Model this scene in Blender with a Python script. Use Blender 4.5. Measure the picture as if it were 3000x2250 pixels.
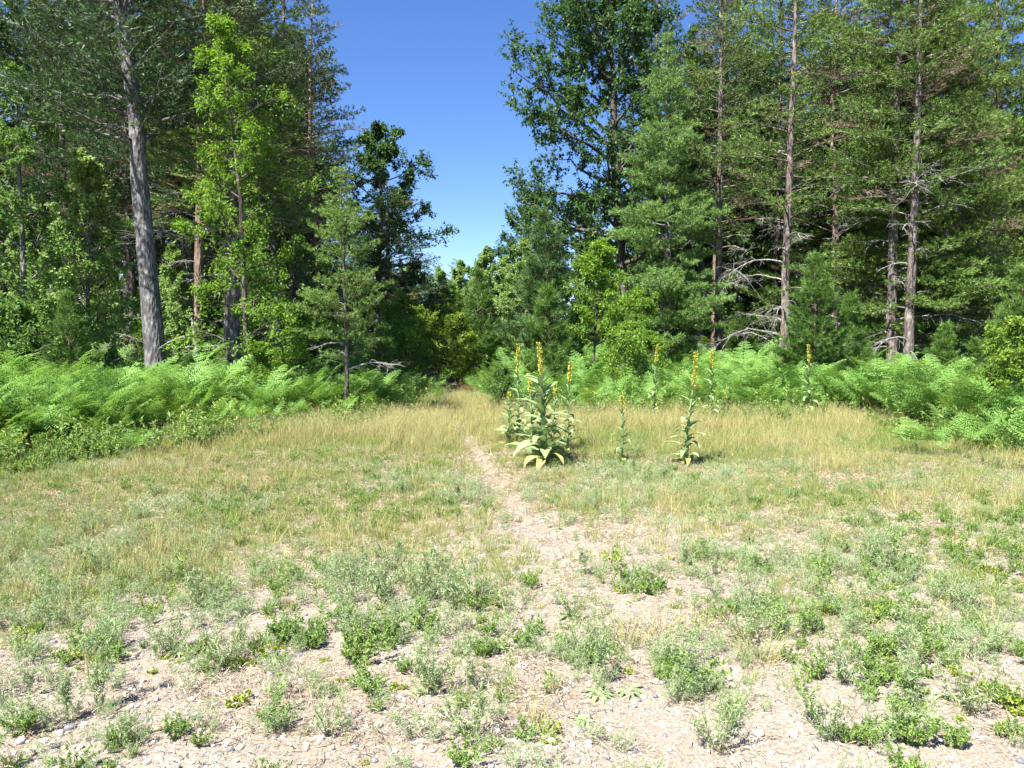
import bpy, math, random
import numpy as np
from mathutils import Vector, Matrix

R = math.radians
for o in list(bpy.data.objects): bpy.data.objects.remove(o)
scene = bpy.context.scene
COL = scene.collection
rng = np.random.default_rng(11)

# ------------------------------------------------------------------ camera
cam_d = bpy.data.cameras.new('camera')
cam = bpy.data.objects.new('camera', cam_d); COL.objects.link(cam)
cam.location = (0, 0, 1.6)
cam.rotation_euler = (R(90 - 3.15), 0, 0)
cam_d.sensor_width = 36; cam_d.sensor_fit = 'HORIZONTAL'
cam_d.lens = 36 * 2266 / 3000
cam_d.clip_start = 0.05; cam_d.clip_end = 3000
scene.camera = cam
# ------------------------------------------------------------------ light
SUN_EL = R(54)
LH = np.array([0.63, 0.77]); LH = LH / np.linalg.norm(LH)          # way the shadows fall
world = bpy.data.worlds.new('World'); scene.world = world; world.use_nodes = True
nt = world.node_tree; bg = nt.nodes['Background']
sky = nt.nodes.new('ShaderNodeTexSky'); sky.sky_type = 'NISHITA'; sky.sun_disc = False
sky.sun_elevation = SUN_EL; sky.sun_rotation = math.atan2(-LH[0], -LH[1])
sky.air_density = 1.0; sky.dust_density = 0.0; sky.ozone_density = 6.0
hsv = nt.nodes.new('ShaderNodeHueSaturation'); hsv.inputs['Saturation'].default_value = 1.15; hsv.inputs['Hue'].default_value = .512
nt.links.new(sky.outputs[0], hsv.inputs['Color']); nt.links.new(hsv.outputs[0], bg.inputs[0]); bg.inputs[1].default_value = 0.06
sd = bpy.data.lights.new('sun', 'SUN'); sd.energy = 5.0; sd.angle = R(0.53); sd.color = (1.0, 0.955, 0.88)
sun = bpy.data.objects.new('sun', sd); COL.objects.link(sun)
ldir = Vector((LH[0]*math.cos(SUN_EL), LH[1]*math.cos(SUN_EL), -math.sin(SUN_EL)))
sun.rotation_euler = ldir.to_track_quat('-Z', 'Y').to_euler(); sun.location = (-8, -6, 20)
vs = scene.view_settings
vs.view_transform = 'Standard'; vs.look = 'None'; vs.gamma = 1; vs.use_curve_mapping = False
vs.exposure = 1.8
scene.render.engine = 'CYCLES'
scene.cycles.max_bounces = 6; scene.cycles.diffuse_bounces = 3; scene.cycles.transmission_bounces = 4

# ------------------------------------------------------------------ helpers
def tag(o, label=None, cat=None, group=None, kind=None):
    if label: o['label'] = label
    if cat: o['category'] = cat
    if group: o['group'] = group
    if kind: o['kind'] = kind
    return o

def hash2(ix, iy, s):
    h = (ix.astype(np.int64)*374761393 + iy.astype(np.int64)*668265263 + s*1442695041) & 0xffffffff
    h = ((h ^ (h >> 13)) * 1274126177) & 0xffffffff
    return ((h ^ (h >> 16)) & 0xffff) / 65535.0
def vnoise(x, y, sc, seed=0):
    x = np.asarray(x, float)/sc; y = np.asarray(y, float)/sc
    ix = np.floor(x); iy = np.floor(y); fx = x-ix; fy = y-iy
    fx = fx*fx*(3-2*fx); fy = fy*fy*(3-2*fy)
    a = hash2(ix, iy, seed); b = hash2(ix+1, iy, seed); c = hash2(ix, iy+1, seed); d = hash2(ix+1, iy+1, seed)
    return (a*(1-fx)+b*fx)*(1-fy) + (c*(1-fx)+d*fx)*fy
def fbm(x, y, sc, seed=0):
    return (vnoise(x, y, sc, seed) + .5*vnoise(x, y, sc/2.1, seed+1) + .25*vnoise(x, y, sc/4.3, seed+2))/1.75
def sstep(a, b, x):  # also falls when a > b
    t = np.clip((np.asarray(x, float)-a)/(b-a), 0, 1); return t*t*(3-2*t)

PATH = np.array([(0.95, 3.0), (0.75, 4.3), (0.42, 5.6), (0.17, 6.6), (-0.07, 8.06), (-0.30, 9.5), (-0.49, 11.0), (-0.95, 13.9), (-1.5, 20.0), (-3.4, 30.0), (-6.0, 45.0)])
def path_x(y): return np.interp(y, PATH[:, 1], PATH[:, 0])
def path_d(x, y): return np.abs(np.asarray(x) - path_x(y))
def gh(x, y):
    x = np.asarray(x, float); y = np.asarray(y, float)
    h = 0.05*(fbm(x, y, 2.2, 5)-.5) + 0.16*(fbm(x, y, 9, 9)-.5)*sstep(6, 14, y)
    h = h + 0.015*(fbm(x, y, .35, 15)-.5)
    return h - 0.05*np.exp(-(path_d(x, y)/.25)**2)*sstep(5, 7, y)*(1-sstep(16, 22, y))

# edge of the bracken: world points, left bank and right bank
EL = np.array([(-9.5, 8.2), (-6.9, 9.6), (-6.0, 11.0), (-5.0, 12.6), (-3.4, 14.2), (-1.9, 17.2), (-2.0, 21), (-4.0, 30), (-6.8, 45), (-9, 60)])
ER = np.array([(12, 7.0), (8.2, 9.2), (7.0, 11.8), (6.9, 15.2), (5.0, 15.6), (3.0, 15.9), (1.2, 16.8), (-0.1, 18.2), (-0.8, 20.5), (-2.2, 30), (-4.6, 45), (-7, 60)])
def fern_d(x, y):
    """signed depth into the bracken (metres, positive inside)"""
    x = np.asarray(x, float); y = np.asarray(y, float)
    yl = np.interp(x, EL[:6, 0], EL[:6, 1]); xl = np.interp(y, EL[4:, 1], EL[4:, 0])
    left = np.where(x < -1.9, np.where(y < 17.2, y - yl, np.minimum(y-yl, xl-x)), xl - x)
    E = ER[::-1]
    yr = np.interp(x, [-.1, 1.2, 3.0, 5.0, 6.9, 7.0, 8.2, 12, 20], [18.2, 16.8, 15.9, 15.6, 15.6, 11.8, 9.2, 7.0, 5.5]); xr = np.interp(y, ER[7:, 1], ER[7:, 0])
    right = np.where(x > -.1, y - yr, x - xr)
    right = np.where(x < -.1, np.where(y < 18.2, -1, x-xr), right)
    left = np.where(x > -1.85, -1, left)
    return np.maximum(left, right) 

# ------------------------------------------------------------------ materials
def mat_new(name):
    m = bpy.data.materials.new(name); m.use_nodes = True
    n = m.node_tree.nodes; n.clear(); return m, n, m.node_tree.links
def leaf_mat(name, c1, c2, trans=.35, rough=.55, spec=.3, seedvar=.25):
    """leaf: colour between c1 and c2 by a per-leaf attribute and per-object random; light passes through"""
    m, n, l = mat_new(name)
    at = n.new('ShaderNodeAttribute'); at.attribute_name = 'tint'
    oi = n.new('ShaderNodeObjectInfo')
    add = n.new('ShaderNodeMath'); add.operation = 'MULTIPLY_ADD'; add.inputs[1].default_value = seedvar; 
    l.new(oi.outputs['Random'], add.inputs[0]); l.new(at.outputs['Fac'], add.inputs[2])
    sb = n.new('ShaderNodeMath'); sb.operation = 'SUBTRACT'; sb.inputs[1].default_value = seedvar/2; sb.use_clamp = True
    l.new(add.outputs[0], sb.inputs[0])
    mx = n.new('ShaderNodeMix'); mx.data_type = 'RGBA'
    mx.inputs[6].default_value = (*c1, 1); mx.inputs[7].default_value = (*c2, 1)
    l.new(sb.outputs[0], mx.inputs[0])
    p = n.new('ShaderNodeBsdfPrincipled'); p.inputs['Roughness'].default_value = rough
    p.inputs['Specular IOR Level'].default_value = spec
    l.new(mx.outputs[2], p.inputs['Base Color'])
    t = n.new('ShaderNodeBsdfTranslucent')
    hs = n.new('ShaderNodeHueSaturation'); hs.inputs['Hue'].default_value = .485; hs.inputs['Saturation'].default_value = 1.1; hs.inputs['Value'].default_value = 1.25
    l.new(mx.outputs[2], hs.inputs['Color']); l.new(hs.outputs[0], t.inputs[0])
    ms = n.new('ShaderNodeMixShader'); ms.inputs[0].default_value = trans
    l.new(p.outputs[0], ms.inputs[1]); l.new(t.outputs[0], ms.inputs[2])
    o = n.new('ShaderNodeOutputMaterial'); l.new(ms.outputs[0], o.inputs[0])
    return m
def bark_mat(name, c1, c2, c3, sc=9, stretch=.25, bump=.6):
    m, n, l = mat_new(name)
    tc = n.new('ShaderNodeTexCoord'); mp = n.new('ShaderNodeMapping'); mp.inputs['Scale'].default_value = (1, 1, stretch)
    l.new(tc.outputs['Object'], mp.inputs[0])
    no = n.new('ShaderNodeTexNoise'); no.inputs['Scale'].default_value = sc; no.inputs['Detail'].default_value = 6; no.inputs['Roughness'].default_value = .7
    vo = n.new('ShaderNodeTexVoronoi'); vo.inputs['Scale'].default_value = sc*2.2
    l.new(mp.outputs[0], no.inputs[0]); l.new(mp.outputs[0], vo.inputs[0])
    cr = n.new('ShaderNodeValToRGB'); e = cr.color_ramp.elements
    e[0].position = .33; e[0].color = (*c1, 1); e[1].position = .66; e[1].color = (*c3, 1)
    k = cr.color_ramp.elements.new(.5); k.color = (*c2, 1)
    l.new(no.outputs[0], cr.inputs[0])
    mx = n.new('ShaderNodeMix'); mx.data_type = 'RGBA'; mx.blend_type = 'MULTIPLY'; mx.inputs[0].default_value = .55
    l.new(cr.outputs[0], mx.inputs[6]); l.new(vo.outputs['Distance'], mx.inputs[7])
    # brighten voronoi a little so plates read as plates
    ma = n.new('ShaderNodeMath'); ma.operation = 'MULTIPLY_ADD'; ma.inputs[1].default_value = 1.6; ma.inputs[2].default_value = .35
    l.new(vo.outputs['Distance'], ma.inputs[0]); l.new(ma.outputs[0], mx.inputs[7])
    bp = n.new('ShaderNodeBump'); bp.inputs['Strength'].default_value = bump; bp.inputs['Distance'].default_value = .03
    l.new(ma.outputs[0], bp.inputs['Height'])
    p = n.new('ShaderNodeBsdfPrincipled'); p.inputs['Roughness'].default_value = .92; p.inputs['Specular IOR Level'].default_value = .15
    l.new(mx.outputs[2], p.inputs['Base Color']); l.new(bp.outputs[0], p.inputs['Normal'])
    o = n.new('ShaderNodeOutputMaterial'); l.new(p.outputs[0], o.inputs[0])
    return m
def ground_mat():
    m, n, l = mat_new('sandy_ground')
    tc = n.new('ShaderNodeTexCoord')
    at = n.new('ShaderNodeAttribute'); at.attribute_name = 'bare'
    pa = n.new('ShaderNodeAttribute'); pa.attribute_name = 'duff'
    def noise(sc, det=5, ro=.6):
        x = n.new('ShaderNodeTexNoise'); x.inputs['Scale'].default_value = sc; x.inputs['Detail'].default_value = det; x.inputs['Roughness'].default_value = ro
        l.new(tc.outputs['Object'], x.inputs[0]); return x
    def ramp(src, stops):
        c = n.new('ShaderNodeValToRGB'); e = c.color_ramp.elements
        e[0].position = stops[0][0]; e[0].color = (*stops[0][1], 1); e[1].position = stops[-1][0]; e[1].color = (*stops[-1][1], 1)
        for p, col in stops[1:-1]: k = e.new(p); k.color = (*col, 1)
        l.new(src, c.inputs[0]); return c
    n1 = noise(1.3, 6); n2 = noise(70, 4, .7); n3 = noise(18, 5, .7); n4 = noise(220, 2)
    sand = ramp(n2.outputs[0], [(.30, (.175, .148, .118)), (.5, (.295, .262, .218)), (.68, (.42, .385, .333))])
    sandb = ramp(n1.outputs[0], [(.3, (.92, .86, .80)), (.7, (1.0, 1.0, 1.0))])
    mul = n.new('ShaderNodeMix'); mul.data_type = 'RGBA'; mul.blend_type = 'MULTIPLY'; mul.inputs[0].default_value = 1
    l.new(sand.outputs[0], mul.inputs[6]); l.new(sandb.outputs[0], mul.inputs[7])
    lit = ramp(n3.outputs[0], [(.3, (.10, .07, .045)), (.5, (.21, .16, .105)), (.7, (.33, .27, .19))])
    mx = n.new('ShaderNodeMix'); mx.data_type = 'RGBA'
    ad = n.new('ShaderNodeMath'); ad.operation = 'MULTIPLY_ADD'; ad.inputs[1].default_value = .9; ad.use_clamp = True
    l.new(n3.outputs[0], ad.inputs[0])
    sb = n.new('ShaderNodeMath'); sb.operation = 'SUBTRACT'; sb.inputs[1].default_value = .45
    l.new(at.outputs['Fac'], sb.inputs[0]); l.new(sb.outputs[0], ad.inputs[2])
    l.new(ad.outputs[0], mx.inputs[0]); l.new(lit.outputs[0], mx.inputs[6]); l.new(mul.outputs[2], mx.inputs[7])
    duff = ramp(n3.outputs[0], [(.3, (.035, .022, .014)), (.55, (.09, .06, .035)), (.75, (.16, .115, .07))])
    mx2 = n.new('ShaderNodeMix'); mx2.data_type = 'RGBA'
    l.new(pa.outputs['Fac'], mx2.inputs[0]); l.new(mx.outputs[2], mx2.inputs[6]); l.new(duff.outputs[0], mx2.inputs[7])
    hh = n.new('ShaderNodeMath'); hh.operation = 'ADD'; l.new(n2.outputs[0], hh.inputs[0]); l.new(n4.outputs[0], hh.inputs[1])
    bp = n.new('ShaderNodeBump'); bp.inputs['Strength'].default_value = .7; bp.inputs['Distance'].default_value = .012
    l.new(hh.outputs[0], bp.inputs['Height'])
    p = n.new('ShaderNodeBsdfPrincipled'); p.inputs['Roughness'].default_value = .95; p.inputs['Specular IOR Level'].default_value = .1
    l.new(mx2.outputs[2], p.inputs['Base Color']); l.new(bp.outputs[0], p.inputs['Normal'])
    o = n.new('ShaderNodeOutputMaterial'); l.new(p.outputs[0], o.inputs[0])
    return m
def stone_mat():
    m, n, l = mat_new('pebble_stone')
    oi = n.new('ShaderNodeObjectInfo')
    cr = n.new('ShaderNodeValToRGB'); cr.color_ramp.interpolation = 'LINEAR'; e = cr.color_ramp.elements
    stops = [(0, (.10, .105, .12)), (.16, (.20, .20, .215)), (.32, (.42, .38, .32)), (.5, (.42, .31, .22)), (.65, (.58, .54, .48)), (.8, (.32, .27, .23)), (1, (.55, .53, .49))]
    e[0].color = (*stops[0][1], 1); e[1].color = (*stops[-1][1], 1)
    for p_, c in stops[1:-1]: k = e.new(p_); k.color = (*c, 1)
    l.new(oi.outputs['Random'], cr.inputs[0])
    tc = n.new('ShaderNodeTexCoord'); no = n.new('ShaderNodeTexNoise'); no.inputs['Scale'].default_value = 4; no.inputs['Detail'].default_value = 6
    l.new(tc.outputs['Object'], no.inputs[0])
    ma = n.new('ShaderNodeMath'); ma.operation = 'MULTIPLY_ADD'; ma.inputs[1].default_value = .6; ma.inputs[2].default_value = .7
    l.new(no.outputs[0], ma.inputs[0])
    mx = n.new('ShaderNodeMix'); mx.data_type = 'RGBA'; mx.blend_type = 'MULTIPLY'; mx.inputs[0].default_value = 1
    l.new(cr.outputs[0], mx.inputs[6]); l.new(ma.outputs[0], mx.inputs[7])
    p = n.new('ShaderNodeBsdfPrincipled'); p.inputs['Roughness'].default_value = .75
    l.new(mx.outputs[2], p.inputs['Base Color'])
    o = n.new('ShaderNodeOutputMaterial'); l.new(p.outputs[0], o.inputs[0])
    return m

M = {
 'ground': ground_mat(), 'stone': stone_mat(),
 'bark_pine': bark_mat('scaly_pine_bark', (.05, .038, .033), (.12, .098, .088), (.26, .225, .205), 7, .3),
 'bark_grey': bark_mat('grey_furrowed_bark', (.045, .042, .042), (.105, .10, .10), (.24, .235, .23), 8, .35),
 'bark_dark': bark_mat('dark_bark', (.035, .028, .024), (.08, .065, .055), (.16, .14, .125), 9, .2),
 'bark_red': bark_mat('reddish_pine_bark', (.07, .045, .035), (.15, .105, .08), (.27, .21, .175), 7, .3),
 'dead': bark_mat('weathered_deadwood', (.13, .124, .115), (.225, .215, .20), (.33, .315, .30), 14, .3, .3),
 'pine_yel': leaf_mat('jack_pine_needles', (.068, .13, .026), (.18, .28, .058), .2, .5),
 'pine_mid': leaf_mat('green_pine_needles', (.045, .10, .030), (.12, .21, .06), .2, .45),
 'pine_sap': leaf_mat('sapling_needles', (.075, .15, .03), (.20, .31, .07), .25, .5),
 'pine_dark': leaf_mat('dark_pine_needles', (.025, .060, .020), (.075, .135, .042), .15, .5),
 'pine_soft': leaf_mat('white_pine_needles', (.08, .165, .04), (.22, .35, .09), .2, .45),
 'pine_young': leaf_mat('young_pine_needles', (.05, .12, .022), (.16, .27, .055), .25, .45),
 'pine_brown': leaf_mat('dead_needles', (.10, .065, .04), (.24, .17, .11), .1, .7),
 'oak': leaf_mat('oak_leaves', (.030, .075, .022), (.10, .19, .055), .3, .42, .15),
 'oak_mid': leaf_mat('mid_green_leaves', (.06, .13, .028), (.16, .28, .065), .38, .4, .15),
 'cherry': leaf_mat('bright_green_leaves', (.085, .19, .025), (.23, .38, .06), .42, .4, .15),
 'aspen': leaf_mat('pale_green_leaves', (.15, .26, .07), (.32, .44, .15), .4, .45, .15),
 'yellowleaf': leaf_mat('yellow_green_leaves', (.11, .21, .03), (.26, .36, .06), .42, .45, .15),
 'fern': leaf_mat('bracken_fronds', (.095, .225, .038), (.27, .43, .12), .38, .6, .15),
 'fern_dark': leaf_mat('dark_bracken_fronds', (.075, .18, .035), (.19, .33, .075), .3, .6, .15),
 'stem': leaf_mat('green_stems', (.10, .14, .04), (.20, .22, .08), .1),
 'straw': leaf_mat('straw_grass', (.27, .25, .09), (.46, .43, .19), .25, .6, .3),
 'grass': leaf_mat('green_grass', (.14, .20, .045), (.31, .35, .11), .3, .55, .3),
 'sage': leaf_mat('grey_green_weed', (.17, .25, .11), (.35, .43, .22), .25, .6, .25),
 'weed': leaf_mat('leafy_weed', (.10, .19, .04), (.25, .36, .09), .3, .5, .35),
 'weed_yel': leaf_mat('yellow_green_weed', (.17, .25, .035), (.36, .42, .08), .3, .5, .3),
 'mullein': leaf_mat('woolly_mullein_leaf', (.15, .235, .095), (.29, .38, .17), .2, .8, .1),
 'mullein_old': leaf_mat('yellowed_mullein_leaf', (.28, .31, .09), (.40, .40, .14), .2, .8, .1),
 'flower': leaf_mat('yellow_flowers', (.55, .53, .05), (.74, .70, .10), .2, .6, .2),
 'bud': leaf_mat('mullein_buds', (.22, .27, .09), (.40, .40, .12), .1, .8, .1),
 'litter': leaf_mat('dry_plant_litter', (.20, .145, .095), (.50, .42, .32), .05, .8, .1),
 'twig': leaf_mat('brown_twigs', (.07, .05, .035), (.20, .15, .11), .02, .8, .1),
 'rust': leaf_mat('withered_leaves', (.34, .15, .05), (.55, .30, .10), .25, .7, .1),
}

# ------------------------------------------------------------------ mesh builder
class MB:
    def __init__(s): s.v = []; s.q = []; s.t = []; s.tint = []; s.n = 0
    def add(s, v, q=None, t=None, tint=None):
        v = np.asarray(v, float).reshape(-1, 3)
        if q is not None and len(q): s.q.append(np.asarray(q, int)+s.n)
        if t is not None and len(t): s.t.append(np.asarray(t, int)+s.n)
        s.v.append(v); s.tint.append(np.full(len(v), .5) if tint is None else np.asarray(tint, float)); s.n += len(v)
    def tube(s, pts, rad, n=6, cap=True, tint=.5):
        pts = np.asarray(pts, float); rad = np.asarray(rad, float); k = len(pts)
        d = np.gradient(pts, axis=0); d /= np.linalg.norm(d, axis=1)[:, None]+1e-9
        ref = np.array([1., 0, 0]) if abs(d[0][0]) < .8 else np.array([0, 1., 0])
        a = np.cross(d, ref); a /= np.linalg.norm(a, axis=1)[:, None]+1e-9; b = np.cross(d, a)
        th = np.arange(n)*2*np.pi/n
        ring = (np.cos(th)[None, :, None]*a[:, None] + np.sin(th)[None, :, None]*b[:, None])*rad[:, None, None] + pts[:, None]
        v = ring.reshape(-1, 3)
        i, j = np.meshgrid(np.arange(k-1), np.arange(n), indexing='ij'); i = i.ravel(); j = j.ravel(); j2 = (j+1) % n
        q = np.stack([i*n+j, i*n+j2, (i+1)*n+j2, (i+1)*n+j], 1)[:, ::-1]
        t = None
        if cap:
            t = [((k-1)*n, (k-1)*n+a_, (k-1)*n+a_+1) for a_ in range(1, n-1)][:]
            t = [x[::-1] for x in t]
        s.add(v, q, t, np.full(len(v), tint))
    def leaves(s, p, d, nrm, L, W, tint, fold=.15, droop=.12):
        """pointed leaves: 4 vertices and 2 triangles each, folded on the midrib"""
        p = np.asarray(p, float); N = len(p)
        d = d/(np.linalg.norm(d, axis=1)[:, None]+1e-9)
        nrm = nrm - (nrm*d).sum(1)[:, None]*d; nrm /= np.linalg.norm(nrm, axis=1)[:, None]+1e-9
        sd = np.cross(d, nrm); L = np.broadcast_to(L, N)[:, None]; W = np.broadcast_to(W, N)[:, None]
        v = np.stack([p, p + d*L*.45 + sd*W*.5 + nrm*W*fold, p + d*L - nrm*L*droop, p + d*L*.45 - sd*W*.5 + nrm*W*fold], 1).reshape(-1, 3)
        b = np.arange(N)*4
        s.add(v, None, np.concatenate([np.stack([b, b+1, b+2], 1), np.stack([b, b+2, b+3], 1)]), np.repeat(tint, 4))
    def blades(s, p, d, L, W, tint, bend=.25, r=None):
        """needles or grass: a thin triangle each, or bent strips"""
        r = r or rng
        p = np.asarray(p, float); N = len(p)
        d = d/(np.linalg.norm(d, axis=1)[:, None]+1e-9)
        sd = np.cross(d, r.normal(size=(N, 3))); sd /= np.linalg.norm(sd, axis=1)[:, None]+1e-9
        L = np.broadcast_to(L, N)[:, None]; W = np.broadcast_to(W, N)[:, None]
        v = np.stack([p - sd*W*.5, p + sd*W*.5, p + d*L], 1).reshape(-1, 3); b = np.arange(N)*3
        s.add(v, None, np.stack([b, b+1, b+2], 1), np.repeat(tint, 3))
    def strips(s, p, d0, d1, L, W, tint, r=None):
        """bent blades: 5 vertices, from direction d0 to d1"""
        r = r or rng
        N = len(p); L = np.broadcast_to(L, N)[:, None]; W = np.broadcast_to(W, N)[:, None]
        sd = np.cross(d0, r.normal(size=(N, 3))); sd /= np.linalg.norm(sd, axis=1)[:, None]+1e-9
        m = p + d0*L*.5; e = m + d1*L*.5
        v = np.stack([p-sd*W*.5, p+sd*W*.5, m-sd*W*.4, m+sd*W*.4, e], 1).reshape(-1, 3); b = np.arange(N)*5
        s.add(v, np.stack([b, b+1, b+3, b+2], 1), np.stack([b+2, b+3, b+4], 1), np.repeat(tint, 5))
    def mesh(s, name, mat, smooth=False):
        v = np.concatenate(s.v); nq = sum(len(x) for x in s.q); ntr = sum(len(x) for x in s.t)
        q = np.concatenate(s.q) if nq else np.zeros((0, 4), int); t = np.concatenate(s.t) if ntr else np.zeros((0, 3), int)
        me = bpy.data.meshes.new(name)
        me.vertices.add(len(v)); me.vertices.foreach_set('co', v.astype(np.float32).ravel())
        loops = np.concatenate([q.ravel(), t.ravel()]).astype(np.int32)
        me.loops.add(len(loops)); me.loops.foreach_set('vertex_index', loops)
        me.polygons.add(nq+ntr)
        st = np.concatenate([np.arange(nq)*4, nq*4+np.arange(ntr)*3]).astype(np.int32)
        me.polygons.foreach_set('loop_start', st)
        me.polygons.foreach_set('loop_total', np.concatenate([np.full(nq, 4), np.full(ntr, 3)]).astype(np.int32))
        if smooth: me.polygons.foreach_set('use_smooth', np.ones(nq+ntr, bool))
        me.update(calc_edges=True)
        a = me.attributes.new('tint', 'FLOAT', 'POINT'); a.data.foreach_set('value', np.concatenate(s.tint).astype(np.float32))
        me.materials.append(mat); return me
    def obj(s, name, mat, parent=None, smooth=False, link=True):
        o = bpy.data.objects.new(name, s.mesh(name, mat, smooth))
        if link: COL.objects.link(o)
        if parent: o.parent = parent
        return o

def nz(v): v = np.asarray(v, float); return v/(np.linalg.norm(v)+1e-9)
def curve(p0, d0, d1, L, k=6, wob=.0, r=None):
    pts = [np.array(p0, float)]
    for i in range(k):
        t = (i+.5)/k; d = nz(np.array(d0)*(1-t)+np.array(d1)*t + (r or rng).normal(size=3)*wob)
        pts.append(pts[-1]+d*L/k)
    return np.array(pts)
def at(pts, t):
    f = np.clip(t, 0, .9999)*(len(pts)-1); i = int(f); return pts[i]+(pts[i+1]-pts[i])*(f-i)

# ------------------------------------------------------------------ tree prototypes: dict of part name -> (mesh, smooth)
def needle_tufts(mb, P, D, r, k, L, W, spread=.55, up=.15, B=None):
    P = np.asarray(P); D = np.asarray(D); N = len(P)
    if N == 0: return
    PP = np.repeat(P, k, 0) + r.normal(size=(N*k, 3))*.02
    base = np.repeat(r.random(N), k)
    dd = np.repeat(D/(np.linalg.norm(D, axis=1)[:, None]+1e-9), k, 0) + r.normal(size=(N*k, 3))*spread; dd[:, 2] += up
    bb = np.repeat(np.asarray(B), k, 0) if B is not None else .5
    mb.blades(PP, dd, L*(.7+.6*r.random(N*k)), W, np.clip(bb*.5+base*.3+.25*r.random(N*k), 0, 1), r=r)

def pine(seed, H=14, rad=.17, lean=(0, 0), start=.45, top=1.0, Lmax=3.0, prof=None, whorl=.55, nb=4, e0=.25, e1=.1, tw_gap=.22, tuft_gap=.11,
         k=6, nl=.13, nw=.012, mat='pine_yel', bark='bark_pine', spread=.55, dead=0, dead_from=.12, plate=True, wob=.06, keep=1.0, dens=1.45, wmul=1.7, brown=0.0):
    r = np.random.default_rng(seed)
    tr = MB(); cr = MB(); br = MB(); nb_pts = 14
    zz = np.linspace(0, 1, nb_pts)
    off = np.cumsum(r.normal(size=(nb_pts, 2))*.035*H/14, 0); off -= off[0]
    T = np.stack([off[:, 0]+lean[0]*H*zz**1.1, off[:, 1]+lean[1]*H*zz**1.1, zz*H], 1); T[0, 2] = -.15
    tr.tube(T, rad*((1-zz)**.75*.93+.07)*(1+.35*np.exp(-zz*25)), 10, tint=.5)
    P = []; D = []; Pb = []; Db = []; BT = []
    z = start*H
    while z < top*H*.99:
        u = (z/H-start)/(1-start)
        Lz = Lmax*(prof(u) if prof else (1-u)**.8*(.55+.45*min(1, u*5)))
        a0 = r.random()*6.28
        for i in range(nb):
            if r.random() > keep: continue
            a = a0+i*6.28/nb+r.normal()*.25; L = Lz*(.65+.6*r.random())
            if L < .08: continue
            c = at(T, (z+r.normal()*.08)/H)
            h = np.array([math.cos(a), math.sin(a), 0])
            ee0 = e0+r.normal()*.17+u*.35; ee1 = e1+r.normal()*.20+u*.15
            bp = curve(c, h*math.cos(ee0)+np.array([0, 0, math.sin(ee0)]), h*math.cos(ee1)+np.array([0, 0, math.sin(ee1)]), L, 6, wob, r)
            br.tube(bp, np.linspace(max(.007, .013*L), .003, 7), 4, cap=False)
            side = np.array([-h[1], h[0], 0]); nt_ = max(2, int(L*.78/tw_gap))
            isb = r.random() < brown
            PP, DD = (Pb, Db) if isb else (P, D); bt = r.random()*(.55+.45*u)
            for j in range(nt_):
                t = .22+.78*(j+r.random()*.6)/nt_
                b = at(bp, t); bd = nz(at(bp, min(t+.1, 1))-at(bp, t-.1))
                for sg in ((-1, 1) if plate else (-1, 1, 0)):
                    tl = (.16+.42*L*(1-t)**.8*(.7+.5*r.random())) if L > .5 else .12
                    tl = min(tl, 1.1)
                    td = nz(bd*.75+side*sg*.8+np.array([0, 0, (.15 if sg else .7)+r.normal()*.2]))
                    nn = max(1, int(tl/tuft_gap))
                    if tl > .3: br.tube(np.array([b, b+td*tl*.9]), [.007, .003], 3, cap=False)
                    for q in range(nn):
                        s_ = (q+.6)/nn
                        PP.append(b+td*tl*s_+r.normal(size=3)*.03+np.array([0, 0, .05*s_])); DD.append(td+r.normal(size=3)*.25)
            PP.append(bp[-1]); DD.append(nz(bp[-1]-bp[-2])); BT += [bt]*(len(P)-len(BT))
        z += whorl*(.75+.5*r.random())*(1-.45*u)
    P.append(T[-1]); D.append(np.array([0, 0, 1.])); BT.append(1.)
    needle_tufts(cr, P, D, r, int(k*dens), nl, nw*wmul, spread, B=BT)
    out = [('trunk', tr.mesh('trunk', M[bark], True)), ('crown', cr.mesh('crown', M[mat])), ('branches', br.mesh('branches', M[bark]))]
    if Pb:
        bb = MB(); needle_tufts(bb, Pb, Db, r, max(3, k-2), nl, nw, spread); out.append(('withered_needles', bb.mesh('withered_needles', M['pine_brown'])))
    for i in range(dead):
        zf = dead_from+(start+.08-dead_from)*(i+.5*r.random())/max(1, dead)
        a = r.random()*6.28; L = (.8+1.9*r.random())*(.6+.4*Lmax/3)
        dm = MB(); h = np.array([math.cos(a), math.sin(a), 0]); c = at(T, zf)
        bp = curve(c, h*.9+np.array([0, 0, .45]), h*.9+np.array([0, 0, -.75*(.3+r.random())]), L, 8, .10, r)
        dm.tube(bp, np.linspace(.016+.009*L, .006, 9), 5)
        for j in range(int(3+L*4)):
            t = .3+.7*r.random(); b = at(bp, t); sd = np.array([-h[1], h[0], 0])*r.choice([-1, 1])
            d0 = nz(h*.6+sd*.8+r.normal(size=3)*.35); d1 = d0+np.array([0, 0, -.7])+r.normal(size=3)*.3
            tp = curve(b, d0, d1, L*(.15+.35*r.random()), 4, .2, r); dm.tube(tp, np.linspace(.010, .004, 5), 3)
            for w in range(2):
                b2 = at(tp, .3+.6*r.random()); tp2 = curve(b2, d0+r.normal(size=3)*.8, d1+r.normal(size=3)*.6, L*.16, 3, .2, r); dm.tube(tp2, np.linspace(.006, .003, 4), 3)
        out.append(('dead_branch', dm.mesh('dead_branch', M['dead'])))
    return out

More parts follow.
